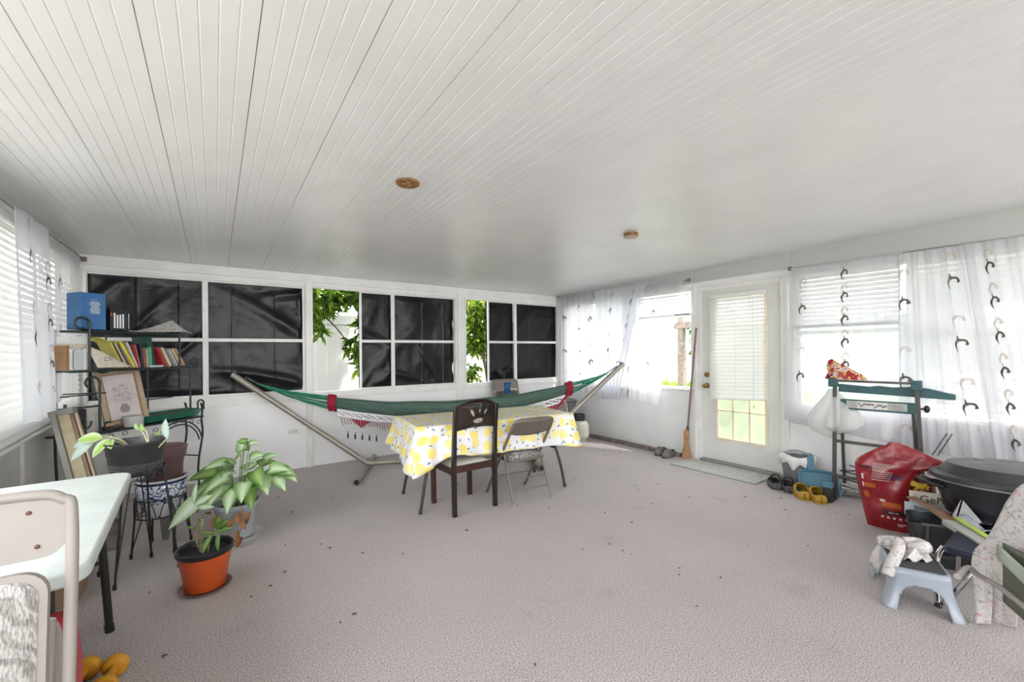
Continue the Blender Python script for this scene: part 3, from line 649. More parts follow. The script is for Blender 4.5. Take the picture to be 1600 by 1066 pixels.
# tablecloth: flat top, skirt falling all round, points at the corners
def cloth():
    f = MB(); per = []; N = 44
    def rim(n_, ax, ay, bx, by):
        for i in range(n_): t = i/n_; per.append((ax+(bx-ax)*t, ay+(by-ay)*t))
    rim(60, -hx, -hy, hx, -hy); rim(30, hx, -hy, hx, hy); rim(60, hx, hy, -hx, hy); rim(30, -hx, hy, -hx, -hy)
    P = len(per); nx, ny = 40, 18
    f.grid(lambda u, v: (-hx+2*hx*u, -hy+2*hy*v, TZ+.003), nx, ny, uvf=lambda u, v: (-hx+2*hx*u, -hy+2*hy*v))
    L = [0]
    for i in range(P): a, b = per[i], per[(i+1) % P]; L.append(L[-1]+math.hypot(b[0]-a[0], b[1]-a[1]))
    k0 = len(f.v); M_ = 14; cor = [(-hx, -hy, .37, .095), (hx, -hy, .31, .05), (hx, hy, .34, .05), (-hx, hy, .27, .06)]
    for j in range(M_+1):
        v = j/M_
        for i in range(P+1):
            x, y = per[i % P]; s = L[i]; edge = (i % P < 60, 60 <= i % P < 90, 90 <= i % P < 150, i % P >= 150)
            nx_, ny_ = (0, -1) if edge[0] else (1, 0) if edge[1] else (0, 1) if edge[2] else (-1, 0)
            base = .285; out = .012; dd = 0
            if edge[3]: base = .27; out = .07
            if edge[1]: out = .10; base = .30
            for cx, cy, ch, cb in cor:
                d = math.hypot(x-cx, y-cy); w_ = math.exp(-(d/.10)**2); base += (ch-.285)*math.exp(-(d/.16)**2)
                rx, ry = cx/abs(cx), cy/abs(cy); nl = math.hypot(rx, ry)
                nx_ += rx/nl*w_*cb*16; ny_ += ry/nl*w_*cb*16; dd = max(dd, w_)
                base += .0
            wob = .008*math.sin(s*19)+.006*math.sin(s*41+1)
            lift = .045*math.exp(-((s-.33)/.12)**2) if edge[0] else 0      # lies up on the dark chair's seat
            r_ = (out*v**.8+wob*v+lift*v*v*1.5)
            f.v.append((x+nx_*(r_ if abs(nx_)+abs(ny_) < 1.3 else .055*v+wob*v), y+ny_*(r_ if abs(nx_)+abs(ny_) < 1.3 else .055*v+wob*v), TZ+.003-(base-lift)*v-.006*(1-v)*min(1, v*20)))
            f.uv[len(f.v)-1] = (s*1.0+5, -base*v)
    for j in range(M_):
        for i in range(P): a = k0+j*(P+1)+i; f.f.append((a, a+P+1, a+P+2, a+1)); f.m.append(0)
    f.v = [tuple(Matrix.Rotation(TR_, 3, 'Z') @ Vector(p)+Vector((TX, TY, 0))) for p in f.v]
    return f
solo('tablecloth', cloth(), lemon_material(), 'tablecloth printed with yellow lemons, draped over the folding table', 'tablecloth', ang=60, solid=.0012)

# dark dining chair
wood = mat('espresso_wood', (.020, .009, .006), .28, col2=(.010, .005, .004), nscale=9, coat=.25)
wood2 = mat('reddish_espresso_wood', (.060, .018, .009), .3, col2=(.030, .009, .005), nscale=9, coat=.25)
t = thing('dining_chair', 'espresso wooden dining chair with flower cutouts in its back, pulled up to the lemon table', 'chair', (1.765, 3.275, 0), math.radians(2.5))
W2 = .200
for s_ in (-1, 1):
    f = MB(); f.prism([(-.222, 0), (-.187, 0), (-.178, .40), (-.196, .66), (-.222, .895), (-.247, .89), (-.226, .66), (-.218, .40)], s_*W2-.0165, s_*W2+.0165, 'yz'); build('rear_leg', f, wood, t, bevel=.003)
    f = MB(); f.prism([(.168, 0), (.203, 0), (.212, .375), (.172, .375)], s_*.185-.019, s_*.185+.019, 'yz'); build('front_leg', f, wood2, t, bevel=.003)
f = MB(); f.bar((-W2+.01, -.195, .372), (W2-.01, -.195, .372), .02, .055); f.bar((-.18, .19, .35), (.18, .19, .35), .02, .055)
for s_ in (-1, 1): f.bar((s_*(W2-.006), -.19, .352), (s_*.186, .19, .352), .02, .055)
build('seat_rail', f, wood2, t, smooth=False, bevel=.002)
f = MB(); f.grid(lambda u, v: ((-.182+.364*u)*(1-.03*v), -.185+.395*v, .385+.034*(1-(2*u-1)**6)*(1-(2*v-1)**6)), 16, 16); f.prism(rrect(-.185, .185, -.188, .212, .02), .378, .387, 'xy')
build('seat', f, mat('cream_upholstery', (.62, .60, .56), .75, col2=(.50, .48, .45), nscale=5, bump=.15, bscale=60), t)
top = [(-.182+.364*i/14, .893+.050*(1-((i-7)/7)**2)) for i in range(15)]; bot = [(.182-.364*i/14, .690+.022*(1-((i-7)/7)**2)) for i in range(15)]
f = MB(); plate(f, bot[::-1][::1][::-1]+top, [ellipse(-.055, .835, .042, .0155, 122), ellipse(.018, .868, .046, .0145, 86), ellipse(.082, .845, .042, .0135, 55), ellipse(.005, .762, .052, .021, 2)], .018, lambda x, z: -.225-(z-.8)*.10-.028*(1-(x/.182)**2))
build('back_panel', f, wood, t, smooth=False)

# open folding chair
tan = mat('tan_chair_enamel', (.19, .165, .135), .38, metal=.3, col2=(.155, .135, .11), nscale=6)
t = thing('folding_chair', 'taupe metal folding chair with a black and white cushion, open at the lemon table', 'folding chair', (2.30, 3.14, 0), math.radians(-3))
w2 = .215
def foldpos(z): return .27-.50*z/.74
path = [(-w2, foldpos(0), 0), (-w2, foldpos(.35), .35), (-w2+.004, foldpos(.62), .62), (-w2+.012, foldpos(.70), .70), (-w2+.05, foldpos(.738), .738), (0, foldpos(.745), .745), (w2-.05, foldpos(.738), .738), (w2-.012, foldpos(.70), .70), (w2-.004, foldpos(.62), .62), (w2, foldpos(.35), .35), (w2, foldpos(0), 0)]
f = MB(); f.tube(smoothpath(path, 5), .0135, 10); build('main_frame', f, tan, t)
for s_ in (-1, 1):
    f = MB(); f.tube([(s_*(w2-.022), foldpos(.43)-.0, .41), (s_*(w2-.01), -.195, 0)], .0108, 8); rl = build('rear_leg', f, tan, t)
    f = MB(); f.lathe([(.0125, 0), (.0125, .018), (.009, .024)], (s_*(w2-.01), -.195, 0), 10); build('foot_cap', f, mat('cap_plastic', (.3, .28, .25), .6), rl)
for y, z, nm in ((foldpos(.17), .17, 'front_stretcher'), (-.145, .11, 'rear_stretcher'), (-.105, .20, 'rear_stretcher')):
    f = MB(); f.tube([(-w2+.005, y, z), (w2-.005, y, z)], .0075, 8); build(nm, f, tan, t)
f = MB()
def bp(u, v): x = -w2+.008+(2*w2-.016)*u; z = .615+.122*v-.022*(1-(2*u-1)**2)*(1-v); return (x*(1-.10*max(0, v-.8)*5*abs(2*u-1)**8), foldpos(z)-.022*(1-(2*u-1)**2)-.004, z)
f.grid(bp, 16, 8); build('backrest', f, tan, t, solid=.008)
f = MB(); f.prism(rrect(-.19, .19, -.12, .24, .05), .352, .384, 'xy'); build('seat', f, tan, t, bevel=.006)
for s_ in (-1, 1): f = MB(); f.bar((s_*.197, foldpos(.4)+.02, .40), (s_*.197, .15, .36), .004, .02); build('hinge_plate', f, tan, t, smooth=False)
def zebra():
    m = bpy.data.materials.new('black_white_print'); m.use_nodes = True; tt = m.node_tree; b = tt.nodes['Principled BSDF']
    c = tt.nodes.new('ShaderNodeTexCoord'); wv = tt.nodes.new('ShaderNodeTexWave'); wv.inputs['Scale'].default_value = 16; wv.inputs['Distortion'].default_value = 14; wv.inputs['Detail Scale'].default_value = 2.5
    r = tt.nodes.new('ShaderNodeValToRGB'); r.color_ramp.interpolation = 'CONSTANT'; r.color_ramp.elements[0].color = (.02, .02, .022, 1); r.color_ramp.elements[1].position = .5; r.color_ramp.elements[1].color = (.5, .5, .5, 1)
    tt.links.new(c.outputs['Object'], wv.inputs['Vector']); tt.links.new(wv.outputs['Fac'], r.inputs[0]); tt.links.new(r.outputs[0], b.inputs['Base Color']); b.inputs['Roughness'].default_value = .8; return m
f = MB()
def cush(u, v, x0=-.185, x1=.185, y0=-.12, y1=.23, z0=.385, h=.04):
    return (x0+(x1-x0)*u, y0+(y1-y0)*v, z0+h*(1-(2*u-1)**4)*(1-(2*v-1)**4)+.004*math.sin(u*19)*math.sin(v*17))
f.grid(cush, 24, 24); f.grid(lambda u, v: (cush(u, v)[0], cush(u, v)[1], .384), 24, 24)
t2 = Matrix.Translation(t.location) @ Matrix.Rotation(t.rotation_euler.z, 4, 'Z'); f.v = [tuple(t2 @ Vector(p)) for p in f.v]
solo('seat_cushion', f, zebra(), 'black and white patterned cushion on the open taupe folding chair', 'cushion')

# folded chairs (local: upright, facing -y)
def folded_chair(label, loc, rz, rx, metal, fabric, H=1.0, r=.012, W=.225, rivets=True):
    t = thing('folded_chair', label, 'folding chair', loc, rz); Rm = Matrix.Rotation(rx, 4, 'X')
    def B(nm, f, m, **k): f.v = [tuple(Rm @ Vector(p)) for p in f.v]; return build(nm, f, m, t, **k)
    f = MB(); f.tube(smoothpath([(-W, 0, 0), (-W, 0, H*.5), (-W, 0, H-.09), (-W+.018, 0, H-.028), (-W+.075, 0, H-r), (0, 0, H-r), (W-.075, 0, H-r), (W-.018, 0, H-.028), (W, 0, H-.09), (W, 0, H*.5), (W, 0, 0)], 6), r, 12); B('main_frame', f, metal)
    f = MB(); plate(f, rrect(-W+.008, W-.008, H-.155, H-.012, .04), [], .006); B('backrest', f, metal, bevel=.002)
    if rivets:
        for x, z in ((-W+.07, H-.05), (-W+.07, H-.128), (W-.07, H-.05), (W-.055, H-.128)):
            f = MB(); f.ell((x, -.004, z), .005, .003, .005, 10, 5); B('rivet', f, mat('rusty_rivet', (.12, .05, .03), .6))
    f = MB(); f.tube([(-W+.035, .02, .06), (-W+.035, .02, H-.30)], r*.8, 10); B('rear_leg', f, metal)
    f = MB(); f.tube([(W-.035, .02, .06), (W-.035, .02, H-.30)], r*.8, 10); B('rear_leg', f, metal)
    f = MB(); f.tube([(-W+.035, .02, .2), (W-.035, .02, .2)], r*.6, 8); B('stretcher', f, metal)
    f = MB(); plate(f, rrect(-W+.030, W-.030, H-.57, H-.175, .05), [], .022, lambda x, z: -.022); B('seat_pan', f, metal, bevel=.004)
    f = MB()
    def pad(u, v):
        x = (2*u-1)*(W-.044); z = H-.556+.367*v; c = .045; dx = max(0, abs(x)-(W-.044-c)); dz = max(0, abs(z-(H-.3725))-(.1835-c))
        if dx > 0 and dz > 0:
            q = c/max(c, math.hypot(dx, dz)); x = math.copysign(W-.044-c+dx*q, x); z = H-.3725+math.copysign(.1835-c+dz*q, z-(H-.3725))
        e = (1-abs(2*u-1)**10)*(1-abs(2*v-1)**10); return (x, -.034-.016*e, z)
    f.grid(pad, 36, 36); B('seat_pad', f, fabric)
    return t
def tweed():
    m = bpy.data.materials.new('grey_tweed'); m.use_nodes = True; tt = m.node_tree; b = tt.nodes['Principled BSDF']; c = tt.nodes.new('ShaderNodeTexCoord')
    mp = tt.nodes.new('ShaderNodeMapping'); mp.inputs['Scale'].default_value = (1, 1, .22); tt.links.new(c.outputs['Object'], mp.inputs['Vector'])
    n = tt.nodes.new('ShaderNodeTexNoise'); n.inputs['Scale'].default_value = 260; n.inputs['Detail'].default_value = 1; tt.links.new(mp.outputs[0], n.inputs['Vector'])
    n2 = tt.nodes.new('ShaderNodeTexWave'); n2.inputs['Scale'].default_value = 11; n2.inputs['Distortion'].default_value = 9; n2.inputs['Detail'].default_value = 4; n2.bands_direction = 'DIAGONAL'; tt.links.new(c.outputs['Object'], n2.inputs['Vector'])
    r = tt.nodes.new('ShaderNodeValToRGB'); r.color_ramp.elements[0].position = .35; r.color_ramp.elements[0].color = (.26, .25, .24, 1); r.color_ramp.elements[1].position = .6; r.color_ramp.elements[1].color = (.46, .44, .42, 1)
    r2 = tt.nodes.new('ShaderNodeValToRGB'); r2.color_ramp.elements[0].position = .2; r2.color_ramp.elements[0].color = (.70, .69, .68, 1); r2.color_ramp.elements[1].position = .6; r2.color_ramp.elements[1].color = (1, 1, 1, 1)
    mx = tt.nodes.new('ShaderNodeMix'); mx.data_type = 'RGBA'; mx.blend_type = 'MULTIPLY'; mx.inputs[0].default_value = 1
    tt.links.new(n.outputs['Fac'], r.inputs[0]); tt.links.new(n2.outputs['Fac'], r2.inputs[0]); tt.links.new(r.outputs[0], mx.inputs[6]); tt.links.new(r2.outputs[0], mx.inputs[7]); tt.links.new(mx.outputs[2], b.inputs['Base Color'])
    b.inputs['Roughness'].default_value = .95; bp = tt.nodes.new('ShaderNodeBump'); bp.inputs['Strength'].default_value = .8; bp.inputs['Distance'].default_value = .003; tt.links.new(n.outputs['Fac'], bp.inputs['Height']); tt.links.new(bp.outputs[0], b.inputs['Normal']); return m
beige = mat('beige_enamel', (.31, .285, .265), .35, col2=(.275, .25, .23), nscale=4)
folded_chair('large beige folded chair with grey tweed seat leaning on the white table, lower left', (-.500, 1.30, 0), math.radians(1), math.radians(-7.5), beige, tweed(), H=1.028, r=.0120, W=.222)
folded_chair('brown folded metal chair leaning on the back wall behind the hammock', (3.62, 5.18, 0), 0, math.radians(-11), tan, mat('brown_vinyl', (.06, .05, .045), .5), H=.93, W=.23, rivets=False)
f = MB()
f.grid(lambda u, v: (3.40+.10*u+.015*math.sin(v*9), 5.02-.03*math.sin(u*PI)+.01*math.sin(u*20), .72+.17*v), 12, 12); f.grid(lambda u, v: (3.40+.10*u, 5.04, .72+.17*v), 12, 12)
solo('cloth_bag', f, mat('blue_nylon', (.03, .16, .36), .5, col2=(.02, .06, .16), nscale=18), 'small blue cloth bag hanging at the left of the brown folded chair', 'bag')

# ---------------------------------------------------------------- hammock stand and hammock
tubem = mat('greige_tube', (.36, .325, .28), .35, metal=.35, col2=(.30, .27, .235), nscale=5)
hd = Vector((.928, -.371, 0)); hn = Vector((.371, .928, 0)); HA = Vector((1.405, 4.845, 0)); HB = Vector((3.16, 4.14, 0))
tipL = Vector((.150, 5.345, 1.115)); tipR = Vector((4.345, 3.668, 1.160))
t = thing('hammock_stand', 'long beige tube hammock stand reaching from the left windows to the door side', 'hammock stand', (2.28, 4.49, 0))
r_ = .030
for a, tip in ((HA, tipL), (HB, tipR)):
    f = MB(); k = a+Vector((0, 0, .085)); f.tube([k+(tip-k)*i/12 for i in range(13)], r_, 14, cap=False); d = (tip-k).normalized(); f.tube([tip-d*.02, tip], r_+.003, 14); arm_ = build('arm', f, tubem, t, world=True)
    f = MB(); f.tube([k+(tip-k)*.47-d*.01, k+(tip-k)*.47+d*.03], r_+.002, 14); build('joint_sleeve', f, tubem, arm_, world=True)
    f = MB(); v = hn*.52; c = a+Vector((0, 0, .034)); q = Vector((-.06, 0, 0)) if a is HA else Vector((0, 0, 0))
    f.tube([c-v+q, c+v-q*.5], r_*1.02, 14); foot = build('foot_tube', f, tubem, t, world=True)
    for s_ in (-1, 1):
        f = MB(); e = c+(v*s_)+(q if s_ < 0 else -q*.5); f.tube([e, e+hn*.004*s_], r_*.86, 14); build('end_plug', f, black_metal, foot, world=True)
f = MB(); f.tube([HA+Vector((0, 0, .085)), HB+Vector((0, 0, .085))], r_, 14); build('base_tube', f, tubem, t, world=True)
for tip, d in ((tipL, -1), (tipR, 1)):
    f = MB(); p = tip-hd*d*.05+Vector((0, 0, .02)); f.tube(smoothpath([p+Vector((0, 0, -.03)), p+Vector((0, 0, .012)), p-hd*d*.035+Vector((0, 0, .008)), p-hd*d*.04-Vector((0, 0, .012))], 5), .005, 8); build('hook', f, black_metal, t, world=True)
# hammock
hg = mat('green_hammock_cloth', (.075, .135, .105), .85, col2=(.055, .105, .085), nscale=30, bump=.3, bscale=200)
hgb = mat('bright_green_cord', (.02, .24, .14), .8, col2=(.012, .15, .09), nscale=40)
hred = mat('crimson_crochet', (.33, .008, .028), .85, col2=(.22, .005, .02), nscale=60, bump=.4, bscale=200)
hwh = mat('white_crochet', (.74, .74, .76), .9, col2=(.6, .6, .62), nscale=60)
hdk = mat('dark_green_tassel', (.008, .075, .05), .9)
t = thing('hammock', 'green cloth hammock with red and white crochet fringe, slung behind the lemon table', 'hammock', (2.3, 4.4, .6))
E0 = tipL-Vector((-.03, .01, .03))+hd*.09; E1 = tipR-hd*.09-Vector((0, 0, .03))
L0 = (E1-E0).length
def axis(s):      # s 0..1 from left end to right end along the sling's spine
    p = E0.lerp(E1, s); sag = .45*(1-(2*s-1)**2)**.8 if 0 < s < 1 else 0
    return Vector((p.x, p.y, E0.z+(E1.z-E0.z)*s-sag*1.0))
bs0, bs1 = .20, .845      # where the red bands sit
def body(side, inner=0):
    def fn(u, v):
        s = bs0+(bs1-bs0)*u; c = axis(s); w_ = .035+.10*math.sin(PI*u)**.7; h = .10+.055*math.sin(PI*u)
        a = v; off = w_*math.sin(a*PI*.62)*side*(1-.25*a); z = -h*.55+h*1.15*a**1.3
        rip = .006*math.sin(u*37+v*9)+.004*math.sin(v*31+u*3)
        return tuple(c+hn*(off+rip)+Vector((0, 0, z+.004*math.sin(u*23))))
    return fn
f = MB(); f.grid(body(-1), 90, 16); f.grid(body(1), 90, 16); build('sling', f, hg, t, world=True, solid=.003)
R2 = random.Random(5)
for a, b, nm in ((.03, bs0, 'end_cords'), (bs1, .965, 'end_cords')):
    f = MB()
    for k in range(12):
        wv = (k-5.5)/5.5; pts = []
        for i in range(9):
            q = i/8; s = a+(b-a)*q; sp_ = q if a < .5 else 1-q; c = axis(s); pts.append(c+hn*(.035*wv*sp_)+Vector((0, 0, (.07*math.sin(k*2.4)*sp_+.004*R2.uniform(-1, 1)))))
        f.tube(pts, .0062, 5)
    build(nm, f, hgb, t, world=True)
for s0, s1, seq in ((0, .03, 'l'), (.965, 1, 'r')):
    f = MB(); a, b = axis(s0), axis(s1); f.tube([a+(b-a)*i/10+Vector((0, 0, .006*(-1)**i)) for i in range(11)], .007, 6); build('end_loop', f, mat('knotted_rope', (.03, .05, .06), .9, col2=(.2, .25, .28), nscale=50), t, world=True)
f = MB(); c = axis(.90); f.tube([c-hd*.05, c+hd*.05+Vector((0, 0, .02))], [.02, .026], 10); build('knot', f, hgb, t, world=True)
for s in (bs0, bs1):
    f = MB(); w_ = .042; n_ = 22
    c0 = axis(s); dd = (axis(s+.01)-axis(s-.01)).normalized()
    def band(u, v):
        a = 2*PI*v; p = c0+dd*(w_*(2*u-1)); rr = 1+.12*math.sin(a*7+u*6)
        return tuple(p+hn*(.058*math.cos(a)*rr)+Vector((0, 0, .085*math.sin(a)*rr)))
    f.grid(band, 6, 28); build('crochet_band', f, hred, t, world=True, solid=.006)
# fringe hanging on the near side: lace strip, red lozenges, white netting, tassels
def under(s, drop):
    u = (s-bs0)/(bs1-bs0); c = axis(s); h = .10+.055*math.sin(PI*max(0, min(1, u))); return c-hn*(.03+.02*drop)+Vector((0, 0, -h*.5-drop))
f = MB(); nU, nV = 150, 8
f.grid(lambda u, v: tuple(under(bs0+.012+(bs1-bs0-.024)*u, .085*v)), nU, nV, skip=lambda i, j: (2 <= j <= 5) and ((i+2*(j % 2)+j) % 5 < 2)); build('lace_strip', f, hwh, t, world=True, solid=.002)
f = MB(); f2 = MB(); f3 = MB(); f4 = MB(); s = bs0+.035; per_ = .105; idx = 0
for idx in range(6):
    sa = bs0+.022+idx*per_; sb = sa+per_*.98
    if sb > bs1-.01: sb = bs1-.01
    def T(u, d): return under(sa+(sb-sa)*u, d)
    pk = .5
    vs = [tuple(T(.22+.5*i/10, .088)) for i in range(11)]+[tuple(T(.47, .175))]; f.add(vs, [(i, i+1, 11) for i in range(10)])
    for k in range(30):
        u = k/29; d0 = .088; d1 = .175-.03*abs(math.sin(u*PI*2)); fx = f if k % 2 == 0 else f2
        if u < .98: fx.tube([T(max(0, min(1, u)), d0), T(max(0, min(1, u+.04)), d1)], .0026, 4)
    for k in range(13):
        u = .10+.8*k/12
        f2.tube([T(u, .155), T(u+.05, .195), T(u, .235)], .0016, 4); f2.tube([T(u+.05, .155), T(u, .195), T(u+.05, .235)], .0016, 4)
    for k in range(5):
        u = .16+.68*k/4; a = T(u, .235); f3.ell(tuple(a), .006, .006, .006, 8, 6); f3.tube([a-Vector((0, 0, .01)), a-Vector((0, 0, .02)), a-Vector((0, 0, .045)), a-Vector((0, 0, .07))], [.003, .008, .010, .009], 7)
        f2.tube([a, a-Vector((0, 0, .02))], .002, 4)
build('red_lozenges', f, hred, t, world=True, solid=.002); build('white_netting', f2, hwh, t, world=True); build('tassels', f3, hdk, t, world=True)
f = MB(); a = under(bs1-.005, -.05); f.tube(smoothpath([a, a+Vector((0, 0, -.06)), under(bs1-.03, .10), under(bs1-.06, .20)], 5), [.022]*6+[.016]*5+[.008]*5, 8); build('crochet_edge', f, hred, t, world=True)

# ================================================================ THINGS: left side
# bookshelf rack standing diagonally in the left corner; local x runs along its front, local y to its back
RA = (-.86, 4.28, 0); RZ = math.radians(45.37); RM = Matrix.Translation(RA) @ Matrix.Rotation(RZ, 4, 'Z')
rack = thing('bakers_rack', 'dark green scrolled metal bookshelf rack standing diagonally in the left corner', 'shelf rack', RA, RZ)
Z1, Z2, Z3 = .745, 1.222, 1.520
def shelf(nm, x0, x1, y0, y1, z):
    f = MB(); f.prism(rrect(x0, x1, y0, y1, .02), z-.016, z-.004, 'xy'); f.tube([(x0, y0, z-.012), (x1, y0, z-.012), (x1, y1, z-.012), (x0, y1, z-.012)], .008, 8, closed=True); build(nm, f, green_metal, rack)
shelf('lower_shelf', .02, 1.09, 0, .22, Z1); shelf('middle_shelf', .03, 1.02, .01, .20, Z2); shelf('top_shelf', .09, .895, .01, .19, Z3)
def rod_(nm, pts, r=.007, m=green_metal, n=4):
    f = MB(); f.tube(smoothpath(pts, n), r, 8); return build(nm, f, m, rack)
for y in (.02, .20):      # four legs that curve in under the lower shelf
    rod_('leg', [(1.085, y, .86), (1.10, y, .80), (1.09, y, .70), (1.10, y, .56), (1.06, y, .34), (1.05, y, .2), (1.07, y, 0)], .009)
    if y < .1: rod_('leg', [(.0, y, .98), (.0, y, .80), (.03, y, .62), (.05, y, .40), (.04, y, .2), (.02, y, 0)], .009)
    else: rod_('leg', [(.06, y, .9), (.06, y, .6), (.07, y, .3), (.06, y, 0)], .009)
rod_('scroll', [(1.03, .0, .79)]+[p for p in spiral(1.06, .86, .03, .036, 200, -20, 10)]+[(1.095, 0, .80)], .008)
rod_('scroll', [p for p in spiral(.09, .83, .018, .06, -30, 190+180, 22)], .007)
rod_('scroll', [p for p in spiral(.27, .79, .018, .055, 60, 360, 22)], .007)
rod_('post', [(.965, .01, Z1), (.965, .01, Z2)], .008, n=1); rod_('post', [(.73, .20, Z1), (.73, .20, Z3)], .007, n=1); rod_('post', [(.86, .01, Z2), (.86, .01, Z3)], .007, n=1); rod_('post', [(.40, .20, Z2), (.40, .20, Z3)], .006, n=1)
rod_('post', [(.205, .0, Z1), (.205, .0, 1.10)], .009, n=1); rod_('post', [(.205, .0, 1.08)]+spiral(.15, 1.12, .056, .03, 0, 250, 18), .009, n=2)
rod_('post', [(.14, .0, Z2), (.14, .0, 1.56)]+spiral(.09, 1.56, .055, .032, 0, 300, 18), .009, n=2)
rod_('post', [(.06, .19, Z1), (.06, .19, Z3)], .008, n=1)
rod_('scroll', spiral(.24, 1.265, .075, .045, 225, 60+360, 24), .008)
rod_('scroll', spiral(1.00, 1.265, .045, .02, -90, 250, 18, y=.01), .006)
for z in (1.02, .93): rod_('back_rail', [(.06, .20, z), (.96, .20, z)], .005, n=1)
rod_('side_rail', [(0, .01, .945), (.20, .01, .945)], .006, n=1); rod_('side_rail', [(.10, .19, 1.04), (.25, .0, 1.04)], .005, n=1)
rod_('lower_stretcher', [(.03, .02, .36), (1.05, .20, .36)], .006, n=1); rod_('lower_stretcher', [(1.06, .02, .36), (1.06, .20, .36)], .006, n=1)
for cx, r0 in ((.84, .235), (.84, .205)):
    rod_('arch', [(cx+r0*math.cos(math.radians(a)), 0, .49+(r0*.98)*math.sin(math.radians(a))) for a in range(8, 173, 12)], .006)
for cx, cz, sg in ((.63, .68, 1), (.72, .705, -1), (.80, .715, 1), (.88, .715, -1), (.97, .70, 1), (1.04, .68, -1), (.10, .69, 1), (.18, .70, -1), (.28, .70, 1), (.38, .70, -1)):
    rod_('scrollwork', [(cx+sg*p[0], p[1], cz+p[2]) for p in spiral(0, 0, .024, .008, 200, -160, 14)], .0028, n=2)

def place(f, x, y, z, rz=0, ry=0, rx=0): f.v = [tuple(RM @ at(x, y, z, rz, rx, ry) @ Vector(p)) for p in f.v]; return f
paper = mat('page_paper', (.66, .62, .52), .8, col2=(.55, .50, .42), nscale=30)
covers = {}
def cover(c, nm):
    return mat(nm, c, .45, col2=tuple(v*.8 for v in c), nscale=12)
def book(x, z, th, h, d, lean, col, nm, label, y=.03, kind='book', grp='books on the middle shelf of the rack', cat='book'):
    # spine faces the room; lean tips the top to the left
    t = thing(kind, label, cat, tuple(RM @ Vector((x, y, z))), 0, grp); t.rotation_euler = (Matrix.Rotation(RZ, 4, 'Z') @ Matrix.Rotation(-math.radians(lean), 4, 'Y')).to_euler()
    f = MB(); c = .0018; f.box(0, c, 0, d, 0, h); f.box(th-c, th, 0, d, 0, h); f.box(c, th-c, 0, c, 0, h); build('cover', f, cover(col, nm), t, smooth=False, bevel=.0008)
    f = MB(); f.box(c, th-c, c, d-.004, .004, h-.004); build('pages', f, paper, t, smooth=False)
    return t
bk = [
 (.395, .010, .225, 24, (.66, .58, .10), 'dull_yellow_cover', 'thin dull yellow book leaning left beside the open cream booklet'),
 (.408, .013, .215, 24, (.035, .03, .03), 'black_cover', 'thin black book leaning left, second from the open cream booklet'),
 (.424, .013, .22, 25, (.60, .52, .34), 'straw_cover', 'thin straw coloured book leaning left between dark books'),
 (.440, .016, .205, 26, (.09, .055, .04), 'dark_brown_cover', 'dark brown book leaning left, behind the yellow folder'),
 (.46, .012, .19, 26, (.33, .24, .30), 'mauve_cover', 'thin mauve book leaning left just left of the yellow book'),
 (.478, .020, .235, 28, (.74, .62, .02), 'yellow_cover', 'bright yellow book leaning left in the row'),
 (.505, .012, .225, 22, (.60, .60, .62), 'pale_cover', 'thin pale grey book leaning left right of the yellow book'),
 (.525, .012, .195, 12, (.48, .10, .09), 'brick_red_cover', 'thin brick red book standing left of the navy book'),
 (.540, .020, .200, 4, (.012, .018, .045), 'navy_cover', 'navy blue book standing upright in the row'),
 (.563, .010, .165, 4, (.42, .12, .04), 'orange_red_cover', 'thin orange red book right of the navy book'),
 (.585, .015, .158, 2, (.42, .36, .32), 'taupe_cover', 'short taupe paperback left of the mint green book'),
 (.607, .024, .172, 3, (.10, .38, .22), 'mint_cover', 'short mint green book standing in front of the tall dark green binder'),
 (.735, .022, .175, 22, (.42, .015, .03), 'red_cover', 'red book leaning left, right of the tall dark green binder'),
 (.768, .008, .180, 24, (.36, .22, .12), 'tan_cover', 'thin tan book leaning left against the red book'),
 (.785, .024, .180, 26, (.62, .55, .42), 'cream_cover', 'cream spined paperback leaning left with a dark mark at its foot'),
 (.825, .018, .165, 28, (.28, .26, .25), 'ash_cover', 'ash grey book leaning left near the right shelf end'),
 (.850, .018, .165, 28, (.52, .52, .54), 'silver_cover', 'silver grey book leaning left near the right shelf end'),
 (.885, .022, .175, 29, (.58, .48, .34), 'buff_cover', 'buff paperback leaning left, second from the right shelf end'),
 (.920, .018, .178, 29, (.62, .38, .22), 'peach_cover', 'peach coloured book leaning left at the right shelf end'),
]
for (x, th, h, ln, col, nm, lb) in bk: book(x, Z2, th, h, .13, ln, col, nm, lb)
tb = book(.635, Z2+.016, .045, .245, .15, 9, (.008, .06, .035), 'binder_green', 'tall dark green binder with cream edge standing in the book row', y=.05, kind='binder', cat='binder')
f = MB(); f.box(0, .12, 0, .12, 0, .016); place(f, .60, .02, Z2); solo('book', f, cover((.42, .58, .54), 'pale_teal_cover'), 'pale teal book lying flat under the short mint green book', 'book', 'books on the middle shelf of the rack', smooth=False, bevel=.001)
f = MB(); f.grid(lambda u, v: (.21*u-.02*v*0, .02+.13*v, .245-.012*math.sin(u*PI)-.0*v-.17*max(0, u-.15)**1.5*.9), 14, 6); place(f, .22, .03, Z2)
solo('folder', f, cover((.80, .70, .06), 'folder_yellow'), 'yellow paper folder lying slanted across the tops of the leaning books', 'folder', solid=.003, smooth=False)
